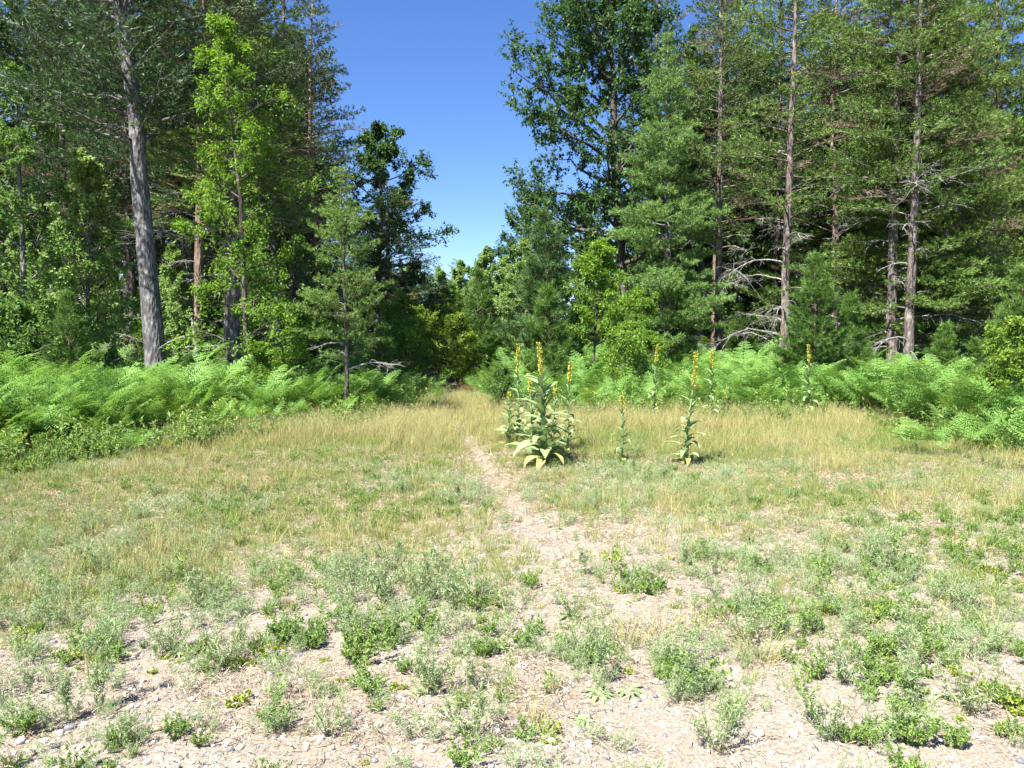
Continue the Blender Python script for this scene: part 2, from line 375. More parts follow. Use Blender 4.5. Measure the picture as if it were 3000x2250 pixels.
def broadleaf(seed, H=12, rad=.16, lean=(0, 0), h0=.3, W=3.2, nl=20, ns=7, ntw=6, lv=11, leaf=.11, lw=.6, mat='oak', bark='bark_grey', up=.5, wob=.12, topk=1.0, shape=None, forks=0, side=None, sub=.42):
    r = np.random.default_rng(seed)
    tr = MB(); cr = MB(); n0 = 12; zz = np.linspace(0, 1, n0)
    off = np.cumsum(r.normal(size=(n0, 2))*.035*H/10, 0); off -= off[0]
    T = np.stack([off[:, 0]+lean[0]*H*zz, off[:, 1]+lean[1]*H*zz, zz*H*.93], 1); T[0, 2] = -.15
    tr.tube(T, rad*((1-zz)**.8*.92+.08)*(1+.3*np.exp(-zz*25)), 9)
    LP = []; LD = []; LT = []
    for i in range(nl):
        u = (i+r.random())/nl; zf = h0+(1-h0)*u*.97
        a = i*2.4+r.normal()*.4; h = np.array([math.cos(a), math.sin(a), 0])
        if side is not None and r.random() < .5: h = nz(h*.6+np.array([side[0], side[1], 0]))
        Lp = W*((shape(u) if shape else math.sin(math.pi*min(1, .18+.82*u))**.6*(1-.35*u)))*(.65+.55*r.random())
        if Lp < .15: Lp = .15
        b0 = at(T, zf); e = up+.5*u
        lp = curve(b0, h*math.cos(e)+np.array([0, 0, math.sin(e)]), h+np.array([0, 0, .1+.5*u]), Lp, 6, wob, r)
        tr.tube(lp, np.linspace(max(.008, rad*.38*(1-.7*u)), .008, 7), 5, cap=False)
        for j in range(ns):
            t = .25+.75*(j+r.random())/ns; s0 = at(lp, t); bd = nz(at(lp, min(1, t+.1))-at(lp, t-.1))
            sdir = nz(bd*.6+r.normal(size=3)*.7+np.array([0, 0, .25])); sl = Lp*sub*(1.15-t*.6)*(.6+.7*r.random())
            sp = curve(s0, sdir, sdir+np.array([0, 0, .2]), sl, 4, wob, r)
            tr.tube(sp, np.linspace(.011, .005, 5), 4, cap=False)
            tnt = r.random()*.35
            for k in range(ntw):
                t2 = .3+.7*(k+r.random())/ntw; q0 = at(sp, min(1, t2)); qd = nz(sdir+r.normal(size=3)*.8+np.array([0, 0, .1])); ql = min(.55, sl*.45)*(.5+.8*r.random())+.08
                tr.tube(np.array([q0, q0+qd*ql]), [.005, .003], 3, cap=False)
                m = lv; s_ = r.random(m)**.7
                LP.append(q0+qd*ql*s_[:, None]+r.normal(size=(m, 3))*.045); LD.append(qd*.5+r.normal(size=(m, 3))*.7+np.array([0, 0, -.25]))
                LT.append(np.clip(tnt+r.random(m)*.65, 0, 1))
    LP = np.concatenate(LP); LD = np.concatenate(LD); LT = np.concatenate(LT); N = len(LP)
    nr = np.tile([0, 0, 1.], (N, 1))+r.normal(size=(N, 3))*.5
    s_ = leaf*(.65+.7*r.random(N)); cr.leaves(LP, LD, nr, s_, s_*lw, LT)
    return [('trunk', tr.mesh('trunk', M[bark], True)), ('crown', cr.mesh('crown', M[mat]))]

def place(name, parts, x, y, label, cat='tree', group=None, sc=1.0, rot=0.0, sx=None, z=None, kind=None):
    root = bpy.data.objects.new(name, None); COL.objects.link(root); root.empty_display_size = .3
    root.location = (x, y, float(gh(x, y)) if z is None else z); root.rotation_euler = (0, 0, rot)
    root.scale = (sx or sc, sx or sc, sc)
    tag(root, label, cat, group, kind)
    for pn, me in parts:
        o = bpy.data.objects.new(pn, me); COL.objects.link(o); o.parent = root
    return root
def X(px, d): return (px-1500)/2266*d

# ------------------------------------------------------------------ ground
def grid_lines(segs):
    out = []
    for a, b, s in segs: out.append(np.arange(a, b, s))
    out.append([segs[-1][1]]); return np.concatenate(out)
gx = grid_lines([(-900, -100, 100), (-100, -24, 4), (-24, -9, .5), (-9, 9, .07), (9, 24, .5), (24, 100, 4), (100, 900, 100)])
gy = grid_lines([(-200, -20, 30), (-20, 1.5, 1.5), (1.5, 9, .05), (9, 22, .16), (22, 60, 1.2), (60, 100, 8), (100, 1400, 100)])
XX, YY = np.meshgrid(gx, gy)
near = (np.abs(XX) < 60) & (YY < 90)
ZZ = np.where(near, gh(XX, YY), 0)
def bare_f(x, y):
    b = 1-sstep(5.2, 9.0, y+(fbm(x, y, 1.6, 31)-.5)*4.0 + np.where(x < -1.6, 1.6*sstep(1.6, 3.4, -x), 0))
    b = np.maximum(b, .75*np.exp(-(path_d(x, y)/.28)**2)*sstep(5, 6, y)*(1-sstep(14, 18, y)))
    b = np.maximum(b, .9*np.exp(-((x-.95)/1.1)**2-((y-6.2)/1.0)**2))
    return np.clip(b*(.55+.75*fbm(x, y, .7, 41)), 0, 1)
gm = MB(); nx = len(gx); ny = len(gy)
i, j = np.meshgrid(np.arange(ny-1), np.arange(nx-1), indexing='ij'); i = i.ravel(); j = j.ravel()
gm.add(np.stack([XX.ravel(), YY.ravel(), ZZ.ravel()], 1), np.stack([i*nx+j, i*nx+j+1, (i+1)*nx+j+1, (i+1)*nx+j], 1))
ground = gm.obj('ground', M['ground'], smooth=True); tag(ground, kind='structure')
a = ground.data.attributes.new('bare', 'FLOAT', 'POINT'); a.data.foreach_set('value', bare_f(XX, YY).ravel().astype(np.float32))
a = ground.data.attributes.new('duff', 'FLOAT', 'POINT'); a.data.foreach_set('value', (sstep(-.3, 2.2, fern_d(XX, YY))).ravel().astype(np.float32))

# ------------------------------------------------------------------ scatter through geometry nodes
def scatter(name, label, protos, P, rot, scl, pid, mats):
    pc = bpy.data.collections.new(name+'_sources')
    for k, (me) in enumerate(protos):
        o = bpy.data.objects.new('%s_piece_%02d' % (name, k), me); pc.objects.link(o)
    me = bpy.data.meshes.new(name); me.vertices.add(len(P)); me.vertices.foreach_set('co', np.asarray(P, np.float32).ravel())
    for nm, ty, dat, key in (('rot', 'FLOAT_VECTOR', rot, 'vector'), ('scl', 'FLOAT', scl, 'value'), ('pid', 'INT', pid, 'value')):
        a = me.attributes.new(nm, ty, 'POINT'); a.data.foreach_set(key, np.asarray(dat, np.int32 if ty == 'INT' else np.float32).ravel())
    for m in mats: me.materials.append(m)
    ob = bpy.data.objects.new(name, me); COL.objects.link(ob); tag(ob, label, None, None, 'stuff')
    ng = bpy.data.node_groups.new(name, 'GeometryNodeTree')
    ng.interface.new_socket('Geometry', in_out='INPUT', socket_type='NodeSocketGeometry')
    ng.interface.new_socket('Geometry', in_out='OUTPUT', socket_type='NodeSocketGeometry')
    n = ng.nodes; l = ng.links
    gi = n.new('NodeGroupInput'); go = n.new('NodeGroupOutput'); ip = n.new('GeometryNodeInstanceOnPoints')
    ci = n.new('GeometryNodeCollectionInfo'); ci.inputs['Collection'].default_value = pc
    ci.inputs['Separate Children'].default_value = True; ci.inputs['Reset Children'].default_value = True
    def na(nm, ty):
        x = n.new('GeometryNodeInputNamedAttribute'); x.data_type = ty; x.inputs['Name'].default_value = nm; return x.outputs['Attribute']
    e2r = n.new('FunctionNodeEulerToRotation')
    l.new(na('rot', 'FLOAT_VECTOR'), e2r.inputs[0])
    l.new(gi.outputs[0], ip.inputs['Points']); l.new(ci.outputs[0], ip.inputs['Instance']); ip.inputs['Pick Instance'].default_value = True
    l.new(na('pid', 'INT'), ip.inputs['Instance Index']); l.new(e2r.outputs[0], ip.inputs['Rotation']); l.new(na('scl', 'FLOAT'), ip.inputs['Scale'])
    l.new(ip.outputs[0], go.inputs[0])
    md = ob.modifiers.new('scatter', 'NODES'); md.node_group = ng
    return ob
def rnd_pts(n, x0, x1, y0, y1, r): return r.uniform(x0, x1, n), r.uniform(y0, y1, n)
def in_view(x, y, m=1.5): return (np.abs(x) < y*.67+m)

# ------------------------------------------------------------------ bracken
def fern_blade(mb, r, base, az, stem_h, blade, el0=1.35, el1=.15, width=.33, npin=8, npl=6, tint0=0):
    h = np.array([math.cos(az), math.sin(az), 0])
    st = curve(base, h*math.cos(el0)+np.array([0, 0, math.sin(el0)]), h*math.cos(el0-.3)+np.array([0, 0, math.sin(el0-.3)]), stem_h, 4, .04, r)
    bl = curve(st[-1], h*math.cos(el0-.5)+np.array([0, 0, math.sin(el0-.5)]), h*math.cos(el1)+np.array([0, 0, math.sin(el1)]), blade, 6, .04, r)
    mb.tube(np.concatenate([st, bl[1:]]), np.linspace(.005, .0015, 11), 3, cap=False, tint=.7)
    side0 = nz(np.array([-h[1], h[0], r.normal()*.35])); P = []; D = []; L = []; T = []; NN = []
    for i in range(npin):
        t = (i+.3)/npin; b = at(bl, t); bd = nz(at(bl, min(t+.08, 1))-at(bl, max(t-.08, 0))); up = np.cross(bd, side0)
        if up[2] < 0: up = -up
        pl = width*(1-t)**.75*(.9+.2*r.random())+.03
        tt = r.random()*.4
        for sg in (-1, 1):
            pd = nz(side0*sg+bd*(.35+.3*t)+up*(.12+r.normal()*.12)); m = max(3, int(npl*(pl/width)+2))
            s_ = (np.arange(m)+.5)/m; pos = b+pd*pl*s_[:, None]-up*(s_**2)[:, None]*pl*.25
            pn = nz(np.cross(pd, up))
            for s2 in (-1, 1):
                P.append(pos); D.append(pn*s2*.9+pd*.55+r.normal(size=(m, 3))*.08); L.append((.125*pl+.020)*(1-s_)**.6*.95+.012)
                T.append(np.clip(tt+tint0+.45*r.random(m), 0, 1)); NN.append(np.tile(up, (m, 1)))
            P.append((b+pd*pl*.86-up*pl*.2)[None]); D.append(pd[None]); L.append(np.array([pl*.2])); T.append(np.array([tt+.3])); NN.append(up[None])
    P = np.concatenate(P); D = np.concatenate(D); L = np.concatenate(L); T = np.concatenate(T); NN = np.concatenate(NN)
    mb.leaves(P, D, NN, L, np.maximum(.020, L*.62), T, .1, .15)
def fern_proto(seed, mat='fern', n=3, h=.62, full=False):
    r = np.random.default_rng(seed); mbs = []
    mb = MB()
    for i in range(n):
        m = MB() if full else mb
        fern_blade(m, r, np.array([r.normal()*.05, r.normal()*.05, -.02]), r.random()*6.28 if not full else i*6.28/n+r.normal()*.3, h*(.75+.5*r.random()), .5+.25*r.random(), 1.3+.2*r.random(), .05+.75*r.random(), .24+.08*r.random())
        if full: mbs.append(('frond', m.mesh('frond', M[mat])))
    return mbs if full else mb.mesh('bracken', M[mat])
ferns = [fern_proto(100+i, 'fern', 3, .50+.06*(i%3)) for i in range(6)] + [fern_proto(120+i, 'fern_dark', 3, .52) for i in range(2)] + [fern_proto(140, 'weed_yel', 3, .45), fern_proto(141, 'rust', 1, .40), fern_proto(142, 'fern', 4, .80)]
r = np.random.default_rng(3)
px_, py_, ps_, pi_ = [], [], [], []
for (n, y0, y1, sc0, xm) in ((7600, 7, 17, .82, 14), (12500, 15, 32, .86, 24), (4500, 30, 60, 1.35, 42)):
    x, y = rnd_pts(n, -xm, xm, y0, y1, r)
    fd = fern_d(x, y)+(fbm(x, y, 2.0, 77)-.5)*1.6
    k = (fd > 0) & in_view(x, y, 3) & (r.random(n) < np.clip(.25+fd*.8, 0, 1)) & (fbm(x, y, 3.5, 66) > .12)
    x, y, fd = x[k], y[k], fd[k]
    s = sc0*(.55+.45*sstep(0, 1.6, fd))*(.65+.6*r.random(len(x)))*(.72+.55*fbm(x, y, 2.2, 51))
    px_.append(x); py_.append(y); ps_.append(s)
    sh = fbm(x, y, 2.5, 88); pi = r.integers(0, 6, len(x)); pi = np.where((sh > .58) & (r.random(len(x)) < .7), 6+r.integers(0, 2, len(x)), pi)
    pi = np.where((fd < 1.2) & (r.random(len(x)) < .30), 8, pi)
    u_ = r.random(len(x)); pi = np.where(u_ < .018, 9, np.where(u_ > .93, 10, pi)); pi_.append(pi)
x = np.concatenate(px_); y = np.concatenate(py_); s = np.concatenate(ps_); pi = np.concatenate(pi_); n = len(x)
scatter('bracken_thicket', 'dense bed of bright green bracken fern spreading under the trees on both sides of the trail', ferns,
        np.stack([x, y, gh(x, y)], 1), np.stack([r.normal(size=n)*.12, r.normal(size=n)*.12, r.random(n)*6.28], 1), s, pi, [M['fern']])
print('ferns', n)

# ------------------------------------------------------------------ grass, litter, gravel
def tuft(seed, n, rad, L, W, lean, mat, heads=False, flat=False):
    r = np.random.default_rng(seed); mb = MB()
    a = r.random(n)*6.28; rr = rad*np.sqrt(r.random(n)); p = np.stack([rr*np.cos(a), rr*np.sin(a), np.full(n, -.01)], 1)
    d0 = np.stack([np.cos(a)*lean*.5, np.sin(a)*lean*.5, np.ones(n)], 1)+r.normal(size=(n, 3))*lean*.5
    if flat: d0[:, 2] *= .15; p[:, 2] = .008+.015*r.random(n)
    d0 /= np.linalg.norm(d0, axis=1)[:, None]; d1 = d0+np.stack([np.cos(a), np.sin(a), np.zeros(n)], 1)*lean+r.normal(size=(n, 3))*.15
    if flat: d1[:, 2] = d0[:, 2]*-.4
    d1 /= np.linalg.norm(d1, axis=1)[:, None]; LL = L*(.45+.75*r.random(n))
    mb.strips(p, d0, d1, LL, W, r.random(n), r)
    if heads:
        e = p+d0*LL[:, None]*.5+d1*LL[:, None]*.5
        k = n//3; m = 5
        q = np.repeat(e[:k], m, 0)+np.repeat(d1[:k], m, 0)*(-.03+.02*np.tile(np.arange(m), k))[:, None]
        mb.blades(q, np.repeat(d1[:k], m, 0)+r.normal(size=(k*m, 3))*.35, .022, .006, np.full(k*m, .6), r=r)
    return mb.mesh('tuft', M[mat])
straws = [tuft(200+i, 22, .09, .42, .0055, .30, 'straw', True) for i in range(3)]
greens = [tuft(210+i, 26, .09, .26, .006, .42, 'grass') for i in range(3)]
shorts = [tuft(220+i, 26, .08, .13, .006, .7, 'grass') for i in range(2)]+[tuft(225+i, 22, .08, .15, .005, .7, 'straw') for i in range(2)]
sages = [tuft(230+i, 24, .07, .17, .007, .75, 'sage') for i in range(2)]
r = np.random.default_rng(4)
def grass_field(x, y):
    g = sstep(4.6, 8.2, y+(fbm(x, y, 1.3, 12)-.5)*4.2+1.9*sstep(1.2, 3.0, -x))
    g = np.maximum(g, .42*sstep(3.0, 4.6, y+(fbm(x, y, .9, 14)-.5)*2.4)*sstep(1.0, 2.2, x)*np.clip(fbm(x, y, .5, 16)*2.6-.7, 0, 1))
    g = np.maximum(g, .30*np.clip(fbm(x, y, .45, 17)*3-1.45, 0, 1)*sstep(2.6, 4.0, y))
    g = g*(1-.95*np.exp(-(path_d(x, y)/.30)**2)*sstep(5, 6.5, y)*(1-sstep(14, 17, y)))
    g = g*(1-.8*np.exp(-((x-.95)/.9)**2-((y-6.3)/.9)**2))
    g = g*(1-.8*np.exp(-((x-3.9)/1.0)**2-((y-8.9)/.35)**2))
    return g*(.6+1.0*fbm(x, y, .8, 22))
N = 150000
yy = 3+ (22-3)*r.random(N)**.75; xx = (r.random(N)*2-1)*(yy*.68+1)
g = grass_field(xx, yy); fd = fern_d(xx, yy)
k = (r.random(N) < g*.85) & (fd < 1.0)
xx, yy = xx[k], yy[k]; n = len(xx)
tall = sstep(9.5, 14, yy+(fbm(xx, yy, 1.5, 33)-.5)*4)
strawy = fbm(xx, yy, 1.4, 44)
u = r.random(n); pid = np.zeros(n, int)
pid = np.where(u < .30+.5*tall, np.where(r.random(n) < .13+.22*tall+(strawy-.5)*2.2, r.integers(0, 3, n), 3+r.integers(0, 3, n)), np.where(r.random(n) < .5, 6+r.integers(0, 2, n), 8+r.integers(0, 2, n)))
sg = (fbm(xx, yy, 1.1, 55) > .58) & (yy < 10) & (r.random(n) < .65); pid = np.where(sg, 10+r.integers(0, 2, n), pid)
scl = (.45+.7*r.random(n)**1.5)*(.55+.25*tall)*(.75+.5*fbm(xx, yy, .5, 61))
scatter('dry_grass', 'dry straw and grey green grass covering the clearing', straws+greens+shorts+sages,
        np.stack([xx, yy, gh(xx, yy)], 1), np.stack([r.normal(size=n)*.1, r.normal(size=n)*.1, r.random(n)*6.28], 1), scl, pid, [M['grass']])
print('grass', n)
# litter
lits = [tuft(240+i, 34, .13, .05, .0032, .5, 'litter', False, True) for i in range(3)]+[tuft(247, 3, .08, .10, .004, .3, 'twig', False, True)]
N = 30000; yy = 2.2+13*r.random(N)**.8; xx = (r.random(N)*2-1)*(yy*.68+.8)
k = r.random(N) < (.10+.75*(1-bare_f(xx, yy)))*(.4+.9*fbm(xx, yy, .6, 71)); xx, yy = xx[k], yy[k]; n = len(xx)
scatter('dry_plant_litter', 'dry stalks and leaf litter lying on the sandy ground', lits, np.stack([xx, yy, gh(xx, yy)], 1),
        np.stack([0*xx, 0*xx, r.random(n)*6.28], 1), .7+.7*r.random(n), np.where(r.random(n) < .06, 3, r.integers(0, 3, n)), [M['litter']])
# gravel
import bmesh
def stone_mesh(seed, sub=1, name='stone'):
    r = np.random.default_rng(seed); bm = bmesh.new(); bmesh.ops.create_icosphere(bm, subdivisions=sub, radius=.5)
    cuts = [nz(r.normal(size=3)) for _ in range(6)]; q = [.30+.14*r.random() for _ in cuts]
    for v in bm.verts:
        c = np.array(v.co)
        for n_, w in zip(cuts, q):
            dd = c@n_
            if dd > w: c = c-n_*(dd-w)*.8
        c = c*np.array([1, .75, .52])*(1+r.normal()*.03); v.co = c
    me = bpy.data.meshes.new(name); bm.to_mesh(me); bm.free(); me.materials.append(M['stone'])
    me.polygons.foreach_set('use_smooth', np.full(len(me.polygons), sub > 1)); return me
stones = [stone_mesh(300+i, 1) for i in range(6)]
N = 30000; yy = 2.2+9*r.random(N)**1.5; xx = (r.random(N)*2-1)*(yy*.68+.6)
k = r.random(N) < bare_f(xx, yy)*(.25+1.1*fbm(xx, yy, .9, 81)+.5*sstep(-.3, -1.6, xx)*sstep(4.4, 3.2, yy)); xx, yy = xx[k], yy[k]; n = len(xx)
ss = .006+.009*r.random(n)+.030*r.random(n)**6
scatter('gravel', 'fine pale gravel and pebbles strewn over the bare sand', stones, np.stack([xx, yy, gh(xx, yy)+ss*.1], 1),
        np.stack([r.normal(size=n)*.3, r.normal(size=n)*.3, r.random(n)*6.28], 1), ss, r.integers(0, 6, n), [M['stone']])
print('gravel', n)

# ------------------------------------------------------------------ weeds
def stem_weed(seed, n=9, h=.28, spread=.5, lf=.035, lw=.3, per=22, mat='sage', stemr=.0016, curl=.3, branch=0):
    r = np.random.default_rng(seed); st = MB(); fo = MB(); P = []; D = []
    for i in range(n):
        a = i*6.28/n+r.normal()*.3; hd = np.array([math.cos(a), math.sin(a), 0]); sp = spread*(.3+.9*r.random())
        c = curve([hd[0]*.015, hd[1]*.015, -.01], nz(hd*sp+np.array([0, 0, 1])), nz(hd*sp*(1+curl)+np.array([0, 0, 1])), h*(.55+.6*r.random()), 5, .1, r)
        st.tube(c, np.linspace(stemr*1.4, stemr*.6, 6), 3, cap=False, tint=.4)
        paths = [c]
        for b in range(branch):
            t = .35+.6*r.random(); bp = curve(at(c, t), nz(nz(c[-1]-c[0])+r.normal(size=3)*.55), nz(np.array([0, 0, 1])+r.normal(size=3)*.4), h*.32*(.6+.6*r.random()), 3, .1, r)
            st.tube(bp, [stemr, stemr*.8, stemr*.7, stemr*.5], 3, cap=False, tint=.5); paths.append(bp)
        for c_ in paths:
            for k in range(per):
                t = r.random()**.8; P.append(at(c_, t)); D.append(nz(nz(c_[-1]-c_[0])*.5+r.normal(size=3)*.75))
    P = np.array(P); D = np.array(D); N = len(P); s = lf*(.6+.8*r.random(N))
    fo.leaves(P, D, np.tile([0, 0, 1.], (N, 1))+r.normal(size=(N, 3))*.5, s, s*lw, r.random(N))
    return [('stems', st.mesh('stems', M['stem'])), ('foliage', fo.mesh('foliage', M[mat]))]
def rosette(seed, n=14, L=.13, W=.03, mat='sage', up=.35):
    r = np.random.default_rng(seed); out = []
    mb = MB()
    for i in range(n):
        a = i*2.4; d = np.array([math.cos(a), math.sin(a), up+.4*r.random()]); l_ = L*(.6+.6*r.random())
        leaf_blade(mb, np.array([0, 0, .005]), d, l_, W*(.8+.4*r.random()), .9, r)
    return [('leaves', mb.mesh('leaves', M[mat]))]
def leaf_blade(mb, p, d, L, W, droop, r, k=6, tint=None):
    """one broad leaf as a folded curved strip"""
    d = nz(d); h = np.array([d[0], d[1], 0]); h = nz(h); d1 = nz(h*(1-droop*.4)+np.array([0, 0, d[2]-droop*1.3]))
    c = curve(p, d, d1, L, k, .03, r); t = np.linspace(0, 1, k+1)
    w = W*np.sin(np.pi*np.clip(.06+.94*t, 0, 1)**.8)**.8*.5; w[-1] = W*.02
    sd = np.array([-h[1], h[0], 0]); up = np.cross(np.gradient(c, axis=0), sd); up /= np.linalg.norm(up, axis=1)[:, None]+1e-9
    if up[0][2] < 0: up = -up
    wav = (r.normal(size=k+1)*.1)[:, None]
    v = np.stack([c+sd*w[:, None]+up*w[:, None]*(.35+wav), c, c-sd*w[:, None]+up*w[:, None]*(.35-wav)], 1).reshape(-1, 3)
    q = []
    for i in range(k): q += [(i*3, i*3+1, i*3+4, i*3+3), (i*3+1, i*3+2, i*3+5, i*3+4)]
    mb.add(v, q, None, np.full(len(v), r.random() if tint is None else tint))

W = {
 'sage': [stem_weed(400+i, 15, .27, .65, .028, .15, 15, 'sage', branch=2) for i in range(3)],
 'leafy': [stem_weed(410+i, 18, .20, .85, .019, .45, 26, 'weed', branch=2) for i in range(3)],
 'yel': [stem_weed(420+i, 14, .11, 1.5, .020, .7, 18, 'weed_yel', branch=1) for i in range(2)],
 'upright': [stem_weed(430+i, 2, .42, .10, .045, .12, 46, 'sage', branch=5) for i in range(3)],
 'tallgreen': [stem_weed(440+i, 3, .42, .22, .050, .28, 40, 'weed', branch=0) for i in range(2)],
 'rosette': [rosette(450+i, 14, .15, .035, 'sage') for i in range(2)],
 'grasstuft': [[('blades', tuft(460+i, 55, .05, .22, .006, .7, 'weed'))] for i in range(2)],
 'drytuft': [[('blades', tuft(470+i, 70, .10, .24, .004, .6, 'straw', True))] for i in range(2)],
}
# scattered small weeds (stuff) over the gravel and the thin grass
def joined(parts):
    """weed as one mesh for scattering (foliage mesh only carries the look from afar)"""
    return [p for p in parts if p[0] in ('foliage', 'leaves', 'blades')][0][1]
wp = [joined(W['sage'][0]), joined(W['sage'][1]), joined(W['leafy'][0]), joined(W['leafy'][1]), joined(W['yel'][0]), joined(W['upright'][0]), joined(W['tallgreen'][0]), joined(W['rosette'][0]), joined(W['grasstuft'][0])]
N = 9000; yy = 2.6+12*r.random(N)**1.0; xx = (r.random(N)*2-1)*(yy*.68+.6)
wd = np.clip(fbm(xx, yy, 1.5, 91)*2.3-.75, 0, 1)*(.35+.65*sstep(3.0, 5, yy))*(1-.75*np.exp(-(path_d(xx, yy)/.3)**2))
k = r.random(N) < wd; xx, yy = xx[k], yy[k]; n = len(xx)
sp = fbm(xx, yy, 2.2, 95); pid = np.where(sp < .42, r.integers(2, 5, n), r.integers(0, 2, n)); pid = np.where(r.random(n) < .35, r.integers(0, 9, n), pid)
scatter('low_weeds', 'small grey green and leafy weeds sprouting across the gravel', wp, np.stack([xx, yy, gh(xx, yy)], 1),
        np.stack([r.normal(size=n)*.1, r.normal(size=n)*.1, r.random(n)*6.28], 1), .20+.42*r.random(n)**2, pid, [M['weed']])
print('weeds', n)
r = np.random.default_rng(8)
N = 8500; xx = r.uniform(-11, 12, N); yy = r.uniform(7, 21, N); fd = fern_d(xx, yy)
dd = np.where(xx < -1.5, 2.1, 1.3); near_e = np.maximum.reduce([fern_d(xx, yy+dd), fern_d(xx+np.sign(xx)*.7, yy)])
k = (near_e > 0) & (fd < .6) & (fbm(xx, yy, 1.2, 97) > .36) & (path_d(xx, yy) > .35); xx, yy = xx[k], yy[k]; n = len(xx)
scatter('edge_undergrowth', 'low leafy yellow green undergrowth along the front of the bracken', [joined(W['leafy'][2]), joined(W['leafy'][1]), joined(W['yel'][1]), joined(W['tallgreen'][1])], np.stack([xx, yy, gh(xx, yy)], 1),
        np.stack([r.normal(size=n)*.1, r.normal(size=n)*.1, r.random(n)*6.28], 1), .7+1.0*r.random(n), r.choice([0, 1, 2, 3], n, p=[.25, .15, .4, .2]), [M['weed']])
print('edge', n)
PATCH = [(1150, 1780, .95, .45), (1050, 1900, .45, .28), (1250, 1850, .35, .25), (600, 1950, .6, .22), (560, 1800, .45, .22), (1250, 2050, .42, .2), (80, 1850, .5, .25), (300, 1930, .5, .2), (1720, 1930, .35, .32), (1870, 1730, .28, .35), (2230, 1860, .35, .45), (2520, 1830, .8, .35),
 (2600, 1700, .6, .45), (2550, 1990, .45, .3), (2780, 1930, .6, .3), (2850, 2130, .4, .25), (2050, 2060, .25, .15), (350, 2215, .25, .08), (1000, 2180, .5, .1), (2650, 2200, .4, .1), (900, 1700, .8, .4), (250, 1750, .9, .35), (2000, 1950, .4, .25), (1500, 1900, .35, .25), (2150, 1650, .7, .4)]
r = np.random.default_rng(19); qx, qy, qs, qp = [], [], [], []
for q, (px, py, rx, ry) in enumerate(PATCH):
    d = 1.6*2266/(py-1000); m = int(60*rx*ry*3.1)+4; a_ = r.normal(size=m)*.6*rx; b_ = r.normal(size=m)*.6*ry
    qx.append((px-1500)/2266*d+a_); qy.append(d+b_); qs.append((.18+.50*r.random(m))*np.exp(-.35*((a_/rx)**2+(b_/ry)**2))); u_ = r.random(m)
    main = [0, 2, 1, 4, 0, 3][q % 6]; qp.append(np.where(u_ < .5, main, r.choice([0, 1, 1, 2, 3, 4, 6, 7, 8], m)))
qx = np.concatenate(qx); qy = np.concatenate(qy); qs = np.concatenate(qs); qp = np.concatenate(qp); n = len(qx)
scatter('weed_patches', 'matted patches of low grey green and leafy weeds on the gravel', wp, np.stack([qx, qy, gh(qx, qy)], 1),
        np.stack([r.normal(size=n)*.15, r.normal(size=n)*.15, r.random(n)*6.28], 1), qs, qp, [M['weed']])
print('patch', n)
